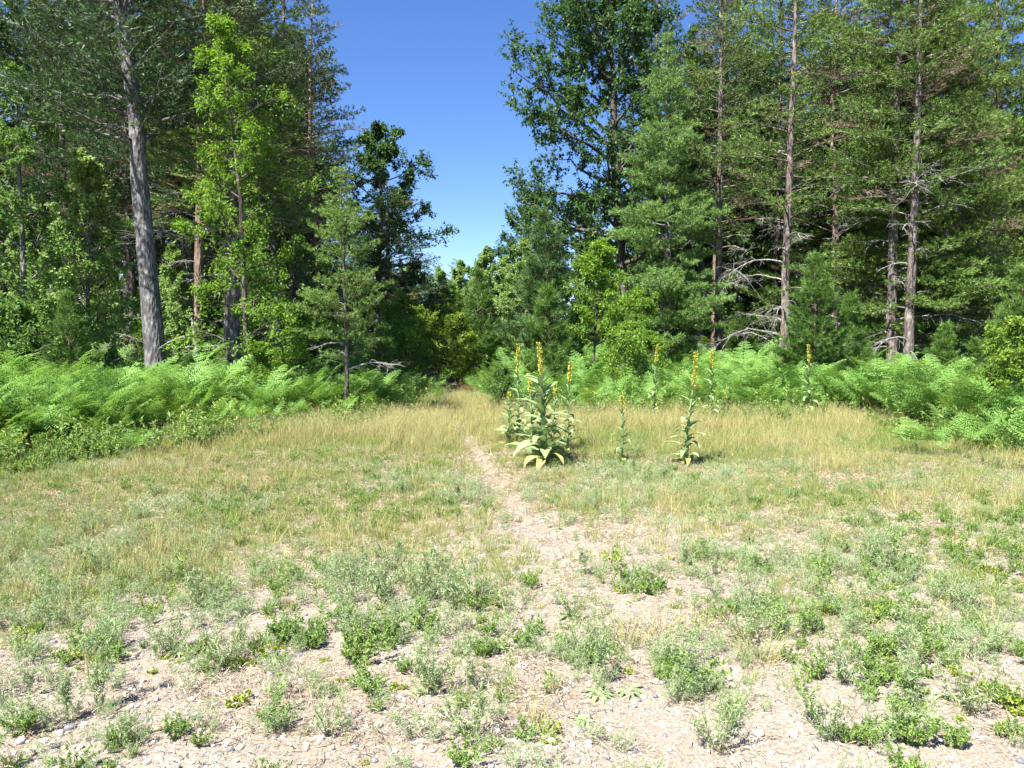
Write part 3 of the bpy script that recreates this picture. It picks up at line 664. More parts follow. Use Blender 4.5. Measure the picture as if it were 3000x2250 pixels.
# the weeds that stand out, each a thing: (kind, px, py, scale, label)
def D(py): return 1.6*2266/(py-1000)
weeds = [
 ('upright', 262, 2100, 1.15, 'spindly upright weed with feathery stem casting a long thin shadow on left gravel'),
 ('upright', 165, 2140, .85, 'thin leaning weed left of the spindly upright one on the gravel'),
 ('sage', 350, 2215, .95, 'low silvery weed clump at the bottom edge on the left gravel'),
 ('leafy', 560, 2215, .6, 'small bright weed tuft at the bottom edge right of the silvery clump'),
 ('leafy', 780, 2160, 1.0, 'bright green weed with upright shoots on the lower left sand'),
 ('sage', 950, 2180, 1.1, 'loose grey green weed sprawling at bottom left of centre'),
 ('sage', 1380, 2200, 1.55, 'bushy green weed mound at the bottom edge near the middle'),
 ('drytuft', 1570, 2150, 1.0, 'brown dried weed tuft right of the bushy mound at the bottom'),
 ('leafy', 1540, 2200, .75, 'dark clover like weed beside the dried tuft at the bottom'),
 ('rosette', 1760, 2065, 1.1, 'flat grey green rosette of lance shaped leaves on bare gravel'),
 ('rosette', 1850, 2055, 1.0, 'second flat rosette touching the first on bare gravel'),
 ('rosette', 1715, 2140, .75, 'small sparse rosette below the pair of flat rosettes'),
 ('sage', 1260, 2050, 1.5, 'wide grey green weed clump in the lower centre'),
 ('leafy', 1040, 1960, 1.5, 'dense leafy weed patch below the large silvery patch'),
 ('leafy', 1120, 1900, 1.5, 'dark leafy weed in the middle of the large weed patch'),
 ('leafy', 1240, 1860, 1.4, 'leafy weed at the right side of the large weed patch'),
 ('leafy', 1400, 1800, 1.3, 'rounded green weed at the right end of the large silvery patch'),
 ('sage', 1330, 1790, 1.8, 'tall silvery weed in the large patch left of the rounded green one'),
 ('sage', 1230, 1760, 1.8, 'tall silvery weed near the top of the large patch'),
 ('sage', 1120, 1780, 1.8, 'pale silvery weed in the left half of the large patch'),
 ('sage', 1030, 1720, 1.6, 'pale silvery weed at the upper left end of the large patch'),
 ('sage', 1150, 1680, 1.6, 'silvery weed at the back of the large patch'),
 ('sage', 1290, 1690, 1.5, 'silvery weed at the back right of the large patch'),
 ('leafy', 820, 1900, 1.4, 'low yellowish green weed clump left of the large patch'),
 ('sage', 640, 1970, 1.5, 'sprawling silvery weed on the left gravel with a dark shadow'),
 ('sage', 480, 1930, 1.3, 'loose silvery weed left of the sprawling one'),
 ('sage', 570, 1790, 1.5, 'dark based silvery weed above the left gravel patch'),
 ('sage', 300, 1930, 1.1, 'airy weed standing among pebbles on the left'),
 ('grasstuft', 40, 1930, 1.2, 'green tuft at the left edge among pebbles'),
 ('leafy', 100, 1830, .9, 'low leafy weed at the edge of the left grass'),
 ('sage', 1720, 1940, 1.3, 'grey green weed right of centre on the gravel'),
 ('leafy', 1750, 1960, 1.1, 'bright green weed growing into the grey green one right of centre'),
 ('sage', 1680, 1830, 1.1, 'slim silvery weed above the bright green one right of centre'),
 ('rosette', 1680, 1820, 1.1, 'coarse leaved rosette at the foot of the slim silvery weed'),
 ('leafy', 1850, 1720, 1.2, 'bright green weed line on the bare strip right of the trail'),
 ('leafy', 1910, 1750, 1.2, 'bright green weed beside the bare strip, lower end of the line'),
 ('yel', 1800, 1650, 1.2, 'yellow green creeping weed at the top of the bare strip'),
 ('drytuft', 1840, 1900, 1.6, 'dry brown grass clump in the lower middle right'),
 ('drytuft', 1950, 1880, 1.5, 'dry straw clump right of the brown grass clump'),
 ('drytuft', 2240, 1960, 1.4, 'dry tangled clump among the right hand weeds'),
 ('leafy', 2040, 2050, 1.5, 'dense dark green bushy weed on the lower right'),
 ('sage', 2230, 1800, 1.5, 'tall wispy silvery weed on the right gravel'),
 ('sage', 2200, 1900, 1.4, 'broad silvery weed below the wispy one on the right'),
 ('tallgreen', 2420, 1790, 1.3, 'tall straight green stem weed on the right gravel'),
 ('tallgreen', 2370, 1880, .9, 'shorter green stem weed left of the tall straight one'),
 ('sage', 2600, 1680, 1.7, 'blue grey bushy weed on the right between thin green stems'),
 ('tallgreen', 2640, 1670, 1.2, 'thin green stems right of the blue grey bushy weed'),
 ('yel', 2450, 1810, 1.3, 'yellow green creeping weed at the foot of the tall straight stem'),
 ('yel', 2560, 1830, 1.4, 'yellow green creeping patch right of the tall straight stem'),
 ('yel', 2620, 1800, 1.2, 'third yellow green creeping patch, furthest right'),
 ('leafy', 2610, 1940, 1.2, 'bright green leafy tuft on the right gravel'),
 ('sage', 2490, 2020, 1.4, 'grey weed with upright blades on the lower right'),
 ('grasstuft', 2160, 2130, 1.0, 'spiky green tuft on the lower right sand'),
 ('sage', 2120, 2230, 1.3, 'dark based sage weed at the bottom edge right of centre'),
 ('sage', 2450, 2200, 1.3, 'leaning sage weed at the bottom right'),
 ('leafy', 2700, 2210, 1.4, 'leafy green weed with upright shoots at the bottom right'),
 ('sage', 2870, 2110, 1.5, 'feathery sage weed near the lower right corner'),
 ('grasstuft', 2930, 1880, 1.5, 'long bladed bright tuft near the right edge'),
 ('yel', 2980, 2080, 1.4, 'bright yellow green weed at the right edge low down'),
 ('sage', 2850, 1800, 1.4, 'soft grey green weed above the long bladed tuft'),
 ('sage', 2700, 1880, 1.2, 'grey green weed right of the bright leafy tuft'),
 ('tallgreen', 2090, 1560, 1.1, 'thin green upright weed in the thin grass right of centre'),
 ('upright', 1770, 2020, 1.1, 'wiry thin upright weed above the flat rosettes'),
 ('upright', 2680, 2090, 1.0, 'wiry weed stem on the lower right gravel'),
 ('grasstuft', 1410, 1940, 1.0, 'bright yellow green grass blades in the lower centre'),
 ('grasstuft', 1480, 2040, .9, 'leaning bright grass blades below the others in the lower centre'),
 ('leafy', 1190, 1400, 1.0, 'broad leaved weed in the grass left of the trail'),
]
cnt = {}
for kd, px, py, sc, lb in weeds:
    d = D(py); k = cnt.get(kd, 0); cnt[kd] = k+1
    nm = {'sage': 'silvery_weed', 'leafy': 'leafy_weed', 'yel': 'creeping_weed', 'upright': 'upright_weed', 'tallgreen': 'tall_green_weed', 'rosette': 'leaf_rosette', 'grasstuft': 'grass_tuft', 'drytuft': 'dry_tuft'}[kd]
    place(nm, W[kd][k % len(W[kd])], X(px, d), d, lb, 'weed', 'weeds growing on the gravel', sc*(.55 if kd == 'leafy' else .62), (k*2.1) % 6.28)

# larger stones, each a thing
big = [stone_mesh(330+i, 2) for i in range(5)]
stone_spots = [(130, 1900, .045, 'grey stone beside the upper left pebbles'), (370, 1945, .05, 'bluish flat stone under the sprawling silvery weed'), (310, 2030, .05, 'tan stone on the left gravel'), (395, 2020, .04, 'pale round stone right of the tan stone'),
 (540, 2045, .04, 'blue grey pebble in the left centre gravel'), (510, 2030, .045, 'orange brown stone on the left gravel'), (170, 2160, .05, 'white stone at the foot of the thin leaning weed'), (140, 2175, .045, 'dark slate stone below the white stone'),
 (215, 2150, .04, 'grey striped stone right of the white stone'), (540, 2075, .035, 'upright pale pebble on open sand'), (775, 1995, .04, 'cream stone on open sand left of the large patch'), (430, 2165, .055, 'large cream stone at lower left'),
 (480, 2150, .045, 'grey oval stone right of the large cream stone'), (560, 2170, .035, 'slate pebble near the small bright tuft'), (20, 2200, .06, 'big tan stone at the bottom left corner'), (680, 2225, .04, 'dark blue stone at the bottom edge'),
 (1660, 2055, .04, 'dark blue grey pebble left of the flat rosettes'), (1780, 1955, .04, 'white round pebble right of centre'), (1895, 2070, .04, 'white pebble right of the flat rosettes'), (1930, 2068, .035, 'cream pebble next to the white one'),
 (1620, 2205, .045, 'round cream stone at the bottom centre'), (1715, 2170, .04, 'grey flat stone under the small rosette'), (1730, 2210, .04, 'slate stone at the bottom right of centre'), (2360, 1995, .045, 'white and grey stone on the right gravel'),
 (2240, 2190, .06, 'flat dark grey stone on the lower right gravel'), (2345, 2190, .05, 'white angular stone at the lower right'), (2640, 1995, .03, 'small white stone below the bright leafy tuft'), (1100, 2155, .045, 'pale grey stone on the sand at lower centre left'),
 (1180, 2150, .04, 'white pebble on the sand at lower centre left'), (1390, 1835, .05, 'tan stone below the rounded green weed')]
for q, (px, py, s_, lb) in enumerate(stone_spots):
    d = D(py); o = bpy.data.objects.new('stone', big[q % 5]); COL.objects.link(o)
    o.location = (X(px, d), d, float(gh(X(px, d), d))+s_*.12); o.scale = (s_, s_, s_); o.rotation_euler = (0, 0, q*1.7); tag(o, lb, 'stone', 'larger stones on the gravel')

# ------------------------------------------------------------------ mullein
def mullein_leaf_mesh(L, Wd, droop, seed, mat):
    r = np.random.default_rng(seed); mb = MB(); leaf_blade(mb, np.array([0, 0, 0]), np.array([1, 0, .75]), L, Wd, droop, r, 8); return mb.mesh('leaf', M[mat], True)
ML = [mullein_leaf_mesh(.34, .10, .8, 1, 'mullein'), mullein_leaf_mesh(.33, .105, 1.0, 2, 'mullein'), mullein_leaf_mesh(.34, .08, .3, 3, 'mullein'), mullein_leaf_mesh(.30, .09, 1.4, 4, 'mullein_old'), mullein_leaf_mesh(.36, .08, .6, 5, 'mullein'), mullein_leaf_mesh(.28, .085, 1.25, 6, 'mullein')]
def mullein(x, y, h, seed, label, spike=.27, nl=26, thick=1.0, base_big=1.0):
    r = np.random.default_rng(seed)
    root = bpy.data.objects.new('mullein', None); COL.objects.link(root); root.location = (x, y, float(gh(x, y)))
    tag(root, label, 'plant', 'flowering mullein stalks in the grass')
    st = MB(); nl = int(nl*1.35); c = curve([0, 0, -.03], [r.normal()*.05, r.normal()*.05, 1], [r.normal()*.07, r.normal()*.05, 1], h+.03, 8, .022, r)
    st.tube(c, np.linspace(.015, .009, 9)*thick, 7, tint=.4); st.obj('stem', M['mullein'], root, True)
    sp = MB(); bu = MB(); n = int(330*h*spike/.4)
    t = 1-spike+spike*r.random(n)**.9; P = np.array([at(c, a_) for a_ in t]); ang = r.random(n)*6.28
    rr = (.013+.009*(1-t)/spike)*thick; out = np.stack([np.cos(ang), np.sin(ang), .25+0*ang], 1); P2 = P+out*rr[:, None]*.5
    isf = r.random(n) < .44
    bu.tube(np.array([at(c, a_) for a_ in np.linspace(1-spike, 1, 7)])+np.array([0, 0, .0]), np.array([.010, .013, .013, .012, .011, .009, .004])*thick, 7, tint=.5)
    bu.leaves(P2, out+r.normal(size=(n, 3))*.3, np.tile([0, 0, 1.], (n, 1)), .020, .014, r.random(n))
    sp.leaves(P2[isf]+out[isf]*.008, out[isf]+r.normal(size=(isf.sum(), 3))*.6, r.normal(size=(isf.sum(), 3)), .021, .020, r.random(isf.sum()), .0, .0)
    bu.obj('flower_spike', M['bud'], root); f = sp.obj('flowers', M['flower'], root); f['kind'] = 'stuff'
    for i in range(nl):
        tt = (i/nl)**1.15*(1-spike-.03); a = i*2.4+r.normal()*.3; s = (1.20-.85*tt)*base_big*(.8+.4*r.random()) if tt > .06 else 1.15*base_big
        s = max(.18, s)
        me = ML[3] if (tt < .06) else ML[int(r.choice([0, 1, 4, 5]))] if tt < .40 else ML[int(r.choice([2, 4]))]
        o = bpy.data.objects.new('leaf', me); COL.objects.link(o); o.parent = root
        o.location = at(c, tt+.02); o.rotation_euler = (r.normal()*.12, (-.35*tt)+r.normal()*.1, a); o.scale = (s, s, s)
    return root
mul = [
 (1513, 1303, 1.55, 'tall slender mullein at the left of the cluster, top above the bracken', .28, 22, 1, .85),
 (1596, 1372, 1.57, 'tallest thick leaved mullein at the front of the cluster', .27, 34, 1.35, 1.2),
 (1589, 1345, 1.30, 'mullein stalk just behind the tallest, its yellow tip beside the tall spike', .24, 14, 1, .8),
 (1558, 1352, 1.16, 'shorter mullein left of the tallest one with a chunky yellow spike', .22, 20, 1.15, .95),
 (1577, 1330, 1.04, 'small thin mullein between the shorter left one and the tallest', .18, 12, .8, .7),
 (1617, 1352, 1.05, 'short mullein immediately right of the tallest', .18, 14, .9, .8),
 (1663, 1328, 1.29, 'slim mullein at the right of the cluster', .22, 22, 1, .75),
 (1920, 1237, 1.52, 'mullein alone in front of the bracken right of the leafy shrub', .24, 22, 1, .8),
 (2006, 1366, 1.47, 'mullein standing alone in open grass, large leaves at its foot', .30, 24, 1.1, .85),
 (2087, 1245, 1.38, 'mullein against the bracken to the right of the one in open grass', .22, 22, 1, .8),
 (1824, 1360, .88, 'shortest flowering mullein standing in the grass with small yellow tip', .22, 16, .8, .6),
 (2125, 1238, .55, 'tiny mullein at the bracken edge with a pale bud', .18, 10, .7, .5),
 (2372, 1230, 1.50, 'furthest right mullein, in front of the bracken with broad leaves halfway down', .26, 22, 1, .95),
 (1491, 1310, .82, 'leafy mullein without bloom at the left foot of the cluster', .10, 20, .9, .8),
]
for q, (px, py, h, lb, sp, nl, th, bb) in enumerate(mul):
    d = D(py); mullein(X(px, d), d, h, 500+q, lb, sp, nl, th, bb)

# single bracken plants in front of the thicket
FP = [fern_proto(160+i, 'fern', 3+i % 2, .42, True) for i in range(4)]
fs = [(150, 1310, 1.1, 'bright bracken fern on the left bank near the left edge'), (470, 1270, 1.0, 'bracken fern below the leaning trunk at the front of the left bank'), (600, 1255, 1.05, 'bracken fern in the middle of the left bank front'), (930, 1215, 1.0, 'bracken fern left of the slim jack pine foot'), (1060, 1205, 1.0, 'bracken fern right of the slim jack pine foot'), (2200, 1225, .95, 'bracken fern at the front of the right bank between two mulleins'), (2560, 1235, 1.0, 'bracken fern at the front of the right bank above the straw grass'), (2669, 1340, .62, 'small bracken fern in the straw grass, leftmost of the row by the right bank'), (2741, 1345, .6, 'small dark bracken fern second in the row by the right bank'), (2814, 1335, .75, 'upright bracken fern with rows of leaflets third in the row by the right bank'),
      (2981, 1400, .95, 'large bracken fern at the right edge of the picture'), (2930, 1330, .8, 'bracken fern behind the large one at the right edge'), (300, 1290, 1.0, 'tall bracken fern sticking out of the left bank'), (265, 1280, 1.05, 'bracken fern with raised fronds left of the tall one on the left bank'),
      (60, 1330, .9, 'bracken fern at the left edge of the picture'), (380, 1345, .55, 'low bracken fern in front of the left bank'), (745, 1235, .9, 'bracken fern leaning out over the grass on the left bank'), (830, 1225, .95, 'pale bracken fern near the thin jack pine foot'),
      (1490, 1200, .8, 'bracken fern at the right corner of the trail mouth'), (1440, 1185, .8, 'bracken fern beside the trail mouth on the right'), (1165, 1190, .8, 'bracken fern at the left side of the trail mouth')]
for q, (px, py, s_, lb) in enumerate(fs):
    d = D(py); place('bracken_fern', FP[q % 4], X(px, d), d, lb, 'fern', 'single bracken ferns at the thicket edge', s_, q*1.3)

# ------------------------------------------------------------------ trees
tier = lambda u: (1-u)**.7*(.6+.4*abs(math.sin(u*16)))
PR = {
 'jack_big':  pine(1, 16, .17, (0, 0), .36, 1, 3.1, lambda u: (1-u)**.55*(.7+.3*math.sin(u*11)**2), .5, 4, .15, .05, .24, .12, 7, .12, .016, 'pine_yel', 'bark_pine', .6, 12, .08, brown=.06),
 'jack_sparse': pine(2, 16, .155, (.0, 0), .34, 1, 2.9, lambda u: (1-u)**.5*(.55+.45*math.sin(u*9)**2), .48, 4, .2, .0, .25, .12, 7, .12, .015, 'pine_yel', 'bark_pine', .6, 18, .08, brown=.1),
 'jack_wide': pine(3, 15, .17, (.02, 0), .12, 1, 3.6, lambda u: (1-u)**.5*(.6+.4*math.sin(u*14)**2), .62, 7, .10, -.02, .20, .11, 8, .12, .017, 'pine_yel', 'bark_pine', .55, 6, .06, brown=.08),
 'red_dark': pine(4, 18, .18, (0, 0), .35, 1, 3.0, lambda u: (1-u)**.5, .55, 4, .25, .25, .25, .13, 7, .14, .016, 'pine_dark', 'bark_red', .5, 8, .10, brown=.15),
 'red_dark2': pine(5, 17, .16, (.01, 0), .28, 1, 3.2, lambda u: (1-u)**.45*(.6+.4*math.sin(u*10)**2), .5, 4, .2, .3, .25, .13, 7, .14, .016, 'pine_dark', 'bark_dark', .5, 8, .10, brown=.2),
 'white': pine(6, 13, .15, (0, 0), .10, 1, 3.3, lambda u: (1-u)**.75*(.6+.4*math.sin(u*13)**2), .60, 6, .16, .08, .14, .08, 9, .12, .012, 'pine_soft', 'bark_grey', .65, 3, .05),
 'young1': pine(7, 4.2, .05, (0, 0), .06, 1, 1.25, lambda u: (1-u)**.75, .30, 5, .35, .75, .16, .07, 12, .13, .009, 'pine_young', 'bark_red', .45),
 'young_dark': pine(8, 6.0, .07, (0, 0), .06, 1, 1.7, lambda u: (1-u)**.75, .38, 5, .3, .8, .16, .075, 12, .14, .010, 'pine_mid', 'bark_red', .42),
 'young2': pine(9, 2.6, .03, (0, 0), .05, 1, .85, lambda u: (1-u)**.7, .26, 5, .4, .8, .14, .06, 13, .12, .008, 'pine_young', 'bark_red', .45),
 'sapling': pine(10, 7.2, .075, (-.01, 0), .27, 1, 1.75, lambda u: (1-u)**.6*(.65+.35*math.sin(u*8)**2), .26, 4, .25, .35, .15, .085, 9, .075, .011, 'pine_sap', 'bark_dark', .6, 3, .20, keep=.92),
 'oak_big': broadleaf(21, 17, .28, (-.06, 0), .24, 5.4, 46, 10, 8, 18, .125, .62, 'oak', 'bark_dark', .45, .16),
 'oak2': broadleaf(22, 13, .20, (0, 0), .25, 3.8, 30, 8, 8, 16, .13, .62, 'oak', 'bark_grey', .5, .16),
 'maple': broadleaf(23, 11, .12, (.01, 0), .18, 2.4, 26, 7, 6, 12, .11, .55, 'oak_mid', 'bark_grey', .6, .12),
 'aspen': broadleaf(24, 9, .08, (0, 0), .12, 2.0, 34, 7, 7, 12, .11, .75, 'aspen', 'bark_grey', .8, .1),
 'cherry': broadleaf(25, 5, .045, (.03, 0), .30, 1.35, 22, 7, 6, 14, .090, .42, 'cherry', 'bark_dark', .6, .12),
 'leafy_tall': broadleaf(26, 9.5, .07, (-.05, 0), .14, 1.9, 30, 7, 6, 14, .080, .45, 'cherry', 'bark_dark', .4, .14),
 'shrub': broadleaf(27, 2.6, .022, (0, 0), .05, 1.15, 22, 6, 5, 11, .075, .5, 'cherry', 'bark_dark', .8, .12),
 'shrub_dark': broadleaf(28, 2.6, .03, (0, 0), .05, 1.3, 22, 6, 5, 11, .085, .55, 'oak_mid', 'bark_dark', .7, .12),
 'shrub_yel': broadleaf(29, 3.2, .03, (0, 0), .12, 1.3, 20, 6, 5, 11, .085, .6, 'yellowleaf', 'bark_dark', .7, .12),
}
nm_of = {'jack_big': 'jack_pine', 'jack_sparse': 'jack_pine', 'jack_wide': 'jack_pine', 'red_dark': 'red_pine', 'red_dark2': 'red_pine', 'white': 'white_pine', 'young1': 'young_pine', 'young_dark': 'young_pine', 'young2': 'young_pine',
         'sapling': 'jack_pine_sapling', 'oak_big': 'oak_tree', 'oak2': 'oak_tree', 'maple': 'maple_tree', 'aspen': 'aspen_tree', 'cherry': 'cherry_sapling', 'leafy_tall': 'cherry_tree', 'shrub': 'shrub', 'shrub_dark': 'shrub', 'shrub_yel': 'shrub'}
def T(kind, px, d, sc, rot, label, group=None, sx=None, cat=None):
    cat = cat or ('shrub' if 'shrub' in kind else 'tree')
    return place(nm_of[kind], PR[kind], X(px, d), d, label, cat, group, sc, rot, sx)
# --- right side, front rank
T('jack_sparse', 2292, 25, 1.0, .3, 'pine with thick scaly trunk and many bare grey dead limbs right of centre')
T('jack_sparse', 2104, 28, .98, 2.4, 'slimmer pine with bare dead limbs left of the thick scaly one')
T('white', 1960, 27, .93, .8, 'soft feathery white pine in tiers beside the big oak')
T('oak_big', 1845, 36, 1.16, .4, 'big dark oak whose crown overhangs the sky gap from the right')
T('red_dark', 1930, 42, 1.15, 1.3, 'dark pine showing behind the right of the big oak')
T('maple', 2040, 36, 1.45, 1.3, 'leafy tree top between the big oak and the slim pine')
T('oak2', 1690, 42, .80, 1.1, 'rounded oak below the big dark oak')
T('oak2', 1555, 50, .93, 2.2, 'slender topped oak standing against the sky right of the gap')
T('jack_wide', 2640, 24, .98, .5, 'wide yellow green pine with layered boughs on the right')
T('jack_big', 2610, 22.5, .95, 2.0, 'pine with grey flaky trunk leaning slightly at the foot of the layered boughs')
T('jack_big', 2665, 21.5, .86, 4.0, 'dark straight trunk pine just right of the flaky leaning trunk')
T('jack_wide', 2765, 22.5, .78, 1.9, 'lower layered pine in front between the two wide ones')
T('jack_wide', 2900, 27, 1.0, 3.1, 'layered pine near the right edge')
T('red_dark', 2447, 31, .95, .9, 'dark tall trunk pine behind the dead limbs')
T('red_dark2', 2515, 33, .95, 2.1, 'second dark trunk pine right of the tall dark one')
T('jack_sparse', 2760, 30, 1.0, 1.4, 'sparse pine with pale trunk between the layered pines')
# --- young ones
T('young_dark', 1605, 24, .98, .2, 'dark bushy young pine in the centre')
T('young2', 1612, 20, 1.12, 1.0, 'light green slim young pine in front of the dark bushy one')
T('young1', 1398, 29, 1.02, 2.0, 'open young pine left of the dark bushy one')
T('cherry', 1735, 23, .98, .5, 'bright green broadleaf sapling right of the dark young pine')
T('cherry', 1880, 22, .66, 2.5, 'low bright green sapling in front of the oak trunks')
T('shrub', 1830, 18.6, .80, .5, 'leafy shrub rising out of the bracken in the centre right')
T('shrub', 1900, 19.5, .72, 2.5, 'second leafy shrub merging right of the first')
T('shrub_dark', 1470, 17.2, .42, 1.2, 'small dark leafy bush at the right of the trail mouth')
T('young1', 2385, 20.5, .92, .4, 'fresh green young pine beside the scaly trunk')
T('young2', 2490, 21, 1.05, 1.4, 'young pine behind the leaning dead log')
T('young2', 2765, 17.5, .72, 2.2, 'tiny young pine in the bracken under the layered pines')
T('young1', 2985, 14.5, .70, .9, 'bushy young pine cut by the right edge')
T('shrub_yel', 2965, 13.0, .62, .9, 'yellow leaved sapling in front of the pine at the right edge')
T('young2', 2850, 18.5, .6, 3.9, 'low young pine left of the right edge pine')
T('cherry', 2185, 30, .42, 1.9, 'little bright sapling in the shade between two pine trunks')
# --- left of the trail
T('sapling', 1018, 15.2, .68, .3, 'slim jack pine standing in the left bracken with bare lower stem')
T('red_dark2', 1130, 29, .44, .5, 'dark pine behind the slim jack pine with boughs reaching over the sky gap', sx=.92)
T('oak2', 1108, 31, .84, .5, 'oak like crown at the left rim of the sky gap')
T('red_dark', 940, 31, .85, 1.5, 'tall dark pine left of the sky gap')
T('leafy_tall', 725, 16.0, .93, .2, 'bright leafed tree with a thin leaning stem in the left bracken')
T('maple', 800, 25, .95, 2.0, 'maple between the bright leafed tree and the slim jack pine')
T('shrub', 870, 18.5, .95, 1.9, 'leafy shrub left of the slim jack pine')
T('young1', 1120, 19, .50, .9, 'fresh young pine behind the slim jack pine stem')
T('young2', 960, 19, .75, 2.9, 'small young pine left of the slim jack pine')
T('young2', 555, 14.5, .50, 2.2, 'small dark young pine in the left bracken')
T('young1', 205, 15.5, .62, 1.2, 'airy young pine at the left')
T('maple', 60, 18, .78, .8, 'leafy tree at the left edge')
T('shrub_dark', 40, 15.5, .95, 1.8, 'leafy bush at the left edge under the leafy tree')
T('aspen', 265, 19, .75, .2, 'leafy young tree left of the leaning trunk')
T('jack_big', 690, 20.5, .78, 4.0, 'thick pale patched trunk pine half hidden by the bright leafed tree', sx=1.35)
T('red_dark', 585, 24, .95, 4.4, 'reddish trunk pine right of the leaning trunk')
T('red_dark2', 375, 26, .95, 1.0, 'thin pale trunk pine left of the leaning trunk')
T('red_dark2', 397, 25, .90, 3.0, 'thin reddish trunk pine between the pale trunk and the leaning trunk')
T('shrub', 760, 15.6, .62, 3.3, 'small leafy bush at the foot of the bright leafed tree')
# big leaning trunk, its own pine
PR['leaning'] = pine(31, 17, .235, (-.11, .02), .36, 1, 3.3, lambda u: (1-u)**.5, .5, 4, .2, .2, .25, .13, 7, .14, .017, 'pine_dark', 'bark_grey', .5, 3, .2)
nm_of['leaning'] = 'red_pine'
T('leaning', 468, 17.5, 1.0, 0, 'thick grey trunk leaning left, the biggest trunk on the left')
# --- far side of the trail
for q, (px, d, k_, s_, lb) in enumerate([
    (1290, 41, 'aspen', .66, 'light green aspen at the left end of the row across the trail'), (1350, 42, 'aspen', .72, 'aspen second from the left in the row across the trail'), (1425, 40, 'aspen', .78, 'tallest aspen in the row across the trail'),
    (1480, 41, 'aspen', .74, 'aspen right of the tallest in the row across the trail'), (1535, 38, 'aspen', .80, 'aspen at the right end of the row across the trail'), (1260, 36, 'shrub_yel', 1.1, 'yellow green shrub at the end of the trail'),
    (1175, 25, 'shrub_yel', 1.0, 'yellow green shrub on the left side of the trail beyond the slim jack pine'), (1335, 29, 'shrub', 1.0, 'bright leafy shrub on the right side of the trail before the aspens'), (1225, 27, 'shrub_yel', .9, 'leafy shrub left of the trail end'), (1200, 55, 'aspen', .85, 'aspen farthest left behind the row across the trail'), (1385, 58, 'maple', .70, 'maple between the aspens across the trail'), (1325, 60, 'maple', .62, 'low maple behind the left aspens across the trail'), (1455, 60, 'oak2', .62, 'small oak behind the aspens across the trail'), (1510, 58, 'maple', .85, 'maple behind the right end of the aspen row'), (1310, 40, 'cherry', .95, 'bright sapling at the end of the trail'), (1190, 23.5, 'shrub', .9, 'bright shrub at the left side of the trail in front of the low pine'), (1340, 25, 'shrub_yel', .8, 'yellow green shrub at the right side of the trail'), (1290, 30, 'cherry', .62, 'small bright sapling standing at the trail bend'), (1160, 28, 'sapling', .52, 'low pine at the left end of the trail'), (1180, 33, 'sapling', .62, 'slanting small pine over the trail on the left')]):
    T(k_, px, d, s_, q*1.3, lb)

# --- the wood behind: individual trees, too alike to tell apart
r = np.random.default_rng(77)
kinds = ['red_dark', 'jack_big', 'oak2', 'red_dark2', 'maple', 'jack_wide', 'jack_sparse', 'red_dark2']
WOODS = []
MARK = [(0, 'the leafy left edge tree'), (210, 'the airy young pine'), (330, 'the thin pale trunk'), (430, 'the thick leaning trunk'), (580, 'the broken pale snag'), (700, 'the bright leafed tree'), (850, 'the sky gap left rim'), (1960, 'the feathery white pine'), (2100, 'the slim dead limbed pine'), (2290, 'the thick scaly trunk'), (2450, 'the leaning log'), (2640, 'the layered pine'), (2780, 'the tiny young pine'), (2950, 'the right edge young pine')]
LOOK = {'jack_pine': 'tall yellow green pine', 'red_pine': 'tall dark pine', 'oak_tree': 'leafy oak', 'maple_tree': 'leafy maple', 'shrub': 'undergrowth shrub', 'cherry_sapling': 'bright leafed undergrowth sapling', 'aspen_tree': 'slender undergrowth aspen', 'young_pine': 'undergrowth young pine'}
def note_wood(o, nm, u, d, side): WOODS.append((nm, min(MARK, key=lambda m: abs(m[0]-u))[1], d, o))
def label_woods():
    groups = {}
    for nm, mk, d, o in WOODS: groups.setdefault((nm, mk), []).append((d, o))
    words = ['nearest', 'second nearest', 'third nearest', 'fourth nearest', 'fifth nearest', 'sixth nearest', 'seventh nearest', 'eighth nearest', 'ninth nearest', 'tenth nearest']
    for (nm, mk), lst in groups.items():
        lst.sort(key=lambda t: t[0])
        for q, (d, o) in enumerate(lst): o['label'] = (LOOK[nm]+' in the shade behind '+mk) if len(lst) == 1 else (words[min(q, 9)]+' '+LOOK[nm]+' in the shade behind '+mk)
def wood(n, x0, x1, y0, y1, side, smin, smax):
    pts = []
    tries = 0
    while len(pts) < n and tries < 5000:
        tries += 1; u = r.uniform(x0, x1); d = r.uniform(y0, y1); x = X(u, d)
        if all((x-a_)**2+(d-b_)**2 > 2.0**2 for a_, b_ in pts):
            pts.append((x, d)); k_ = kinds[int(r.integers(0, len(kinds)))]
            if k_ == 'oak2': k_ = 'oak2'
            nm = nm_of[k_]; s_ = r.uniform(smin, smax)*(1.25 if k_ in ('oak2', 'maple') else 1)
            note_wood(place(nm, PR[k_], x, d, 'wood tree', 'tree', 'trees of the wood on the '+side, s_, r.random()*6.28), nm, u, d, side)
wood(34, -250, 880, 27, 50, 'left', .95, 1.2)
wood(38, 2020, 3300, 33, 56, 'right', .95, 1.2)
wood(8, 1860, 2060, 44, 60, 'right', .85, 1.0)
wood(4, 780, 900, 40, 48, 'left', .7, .8)
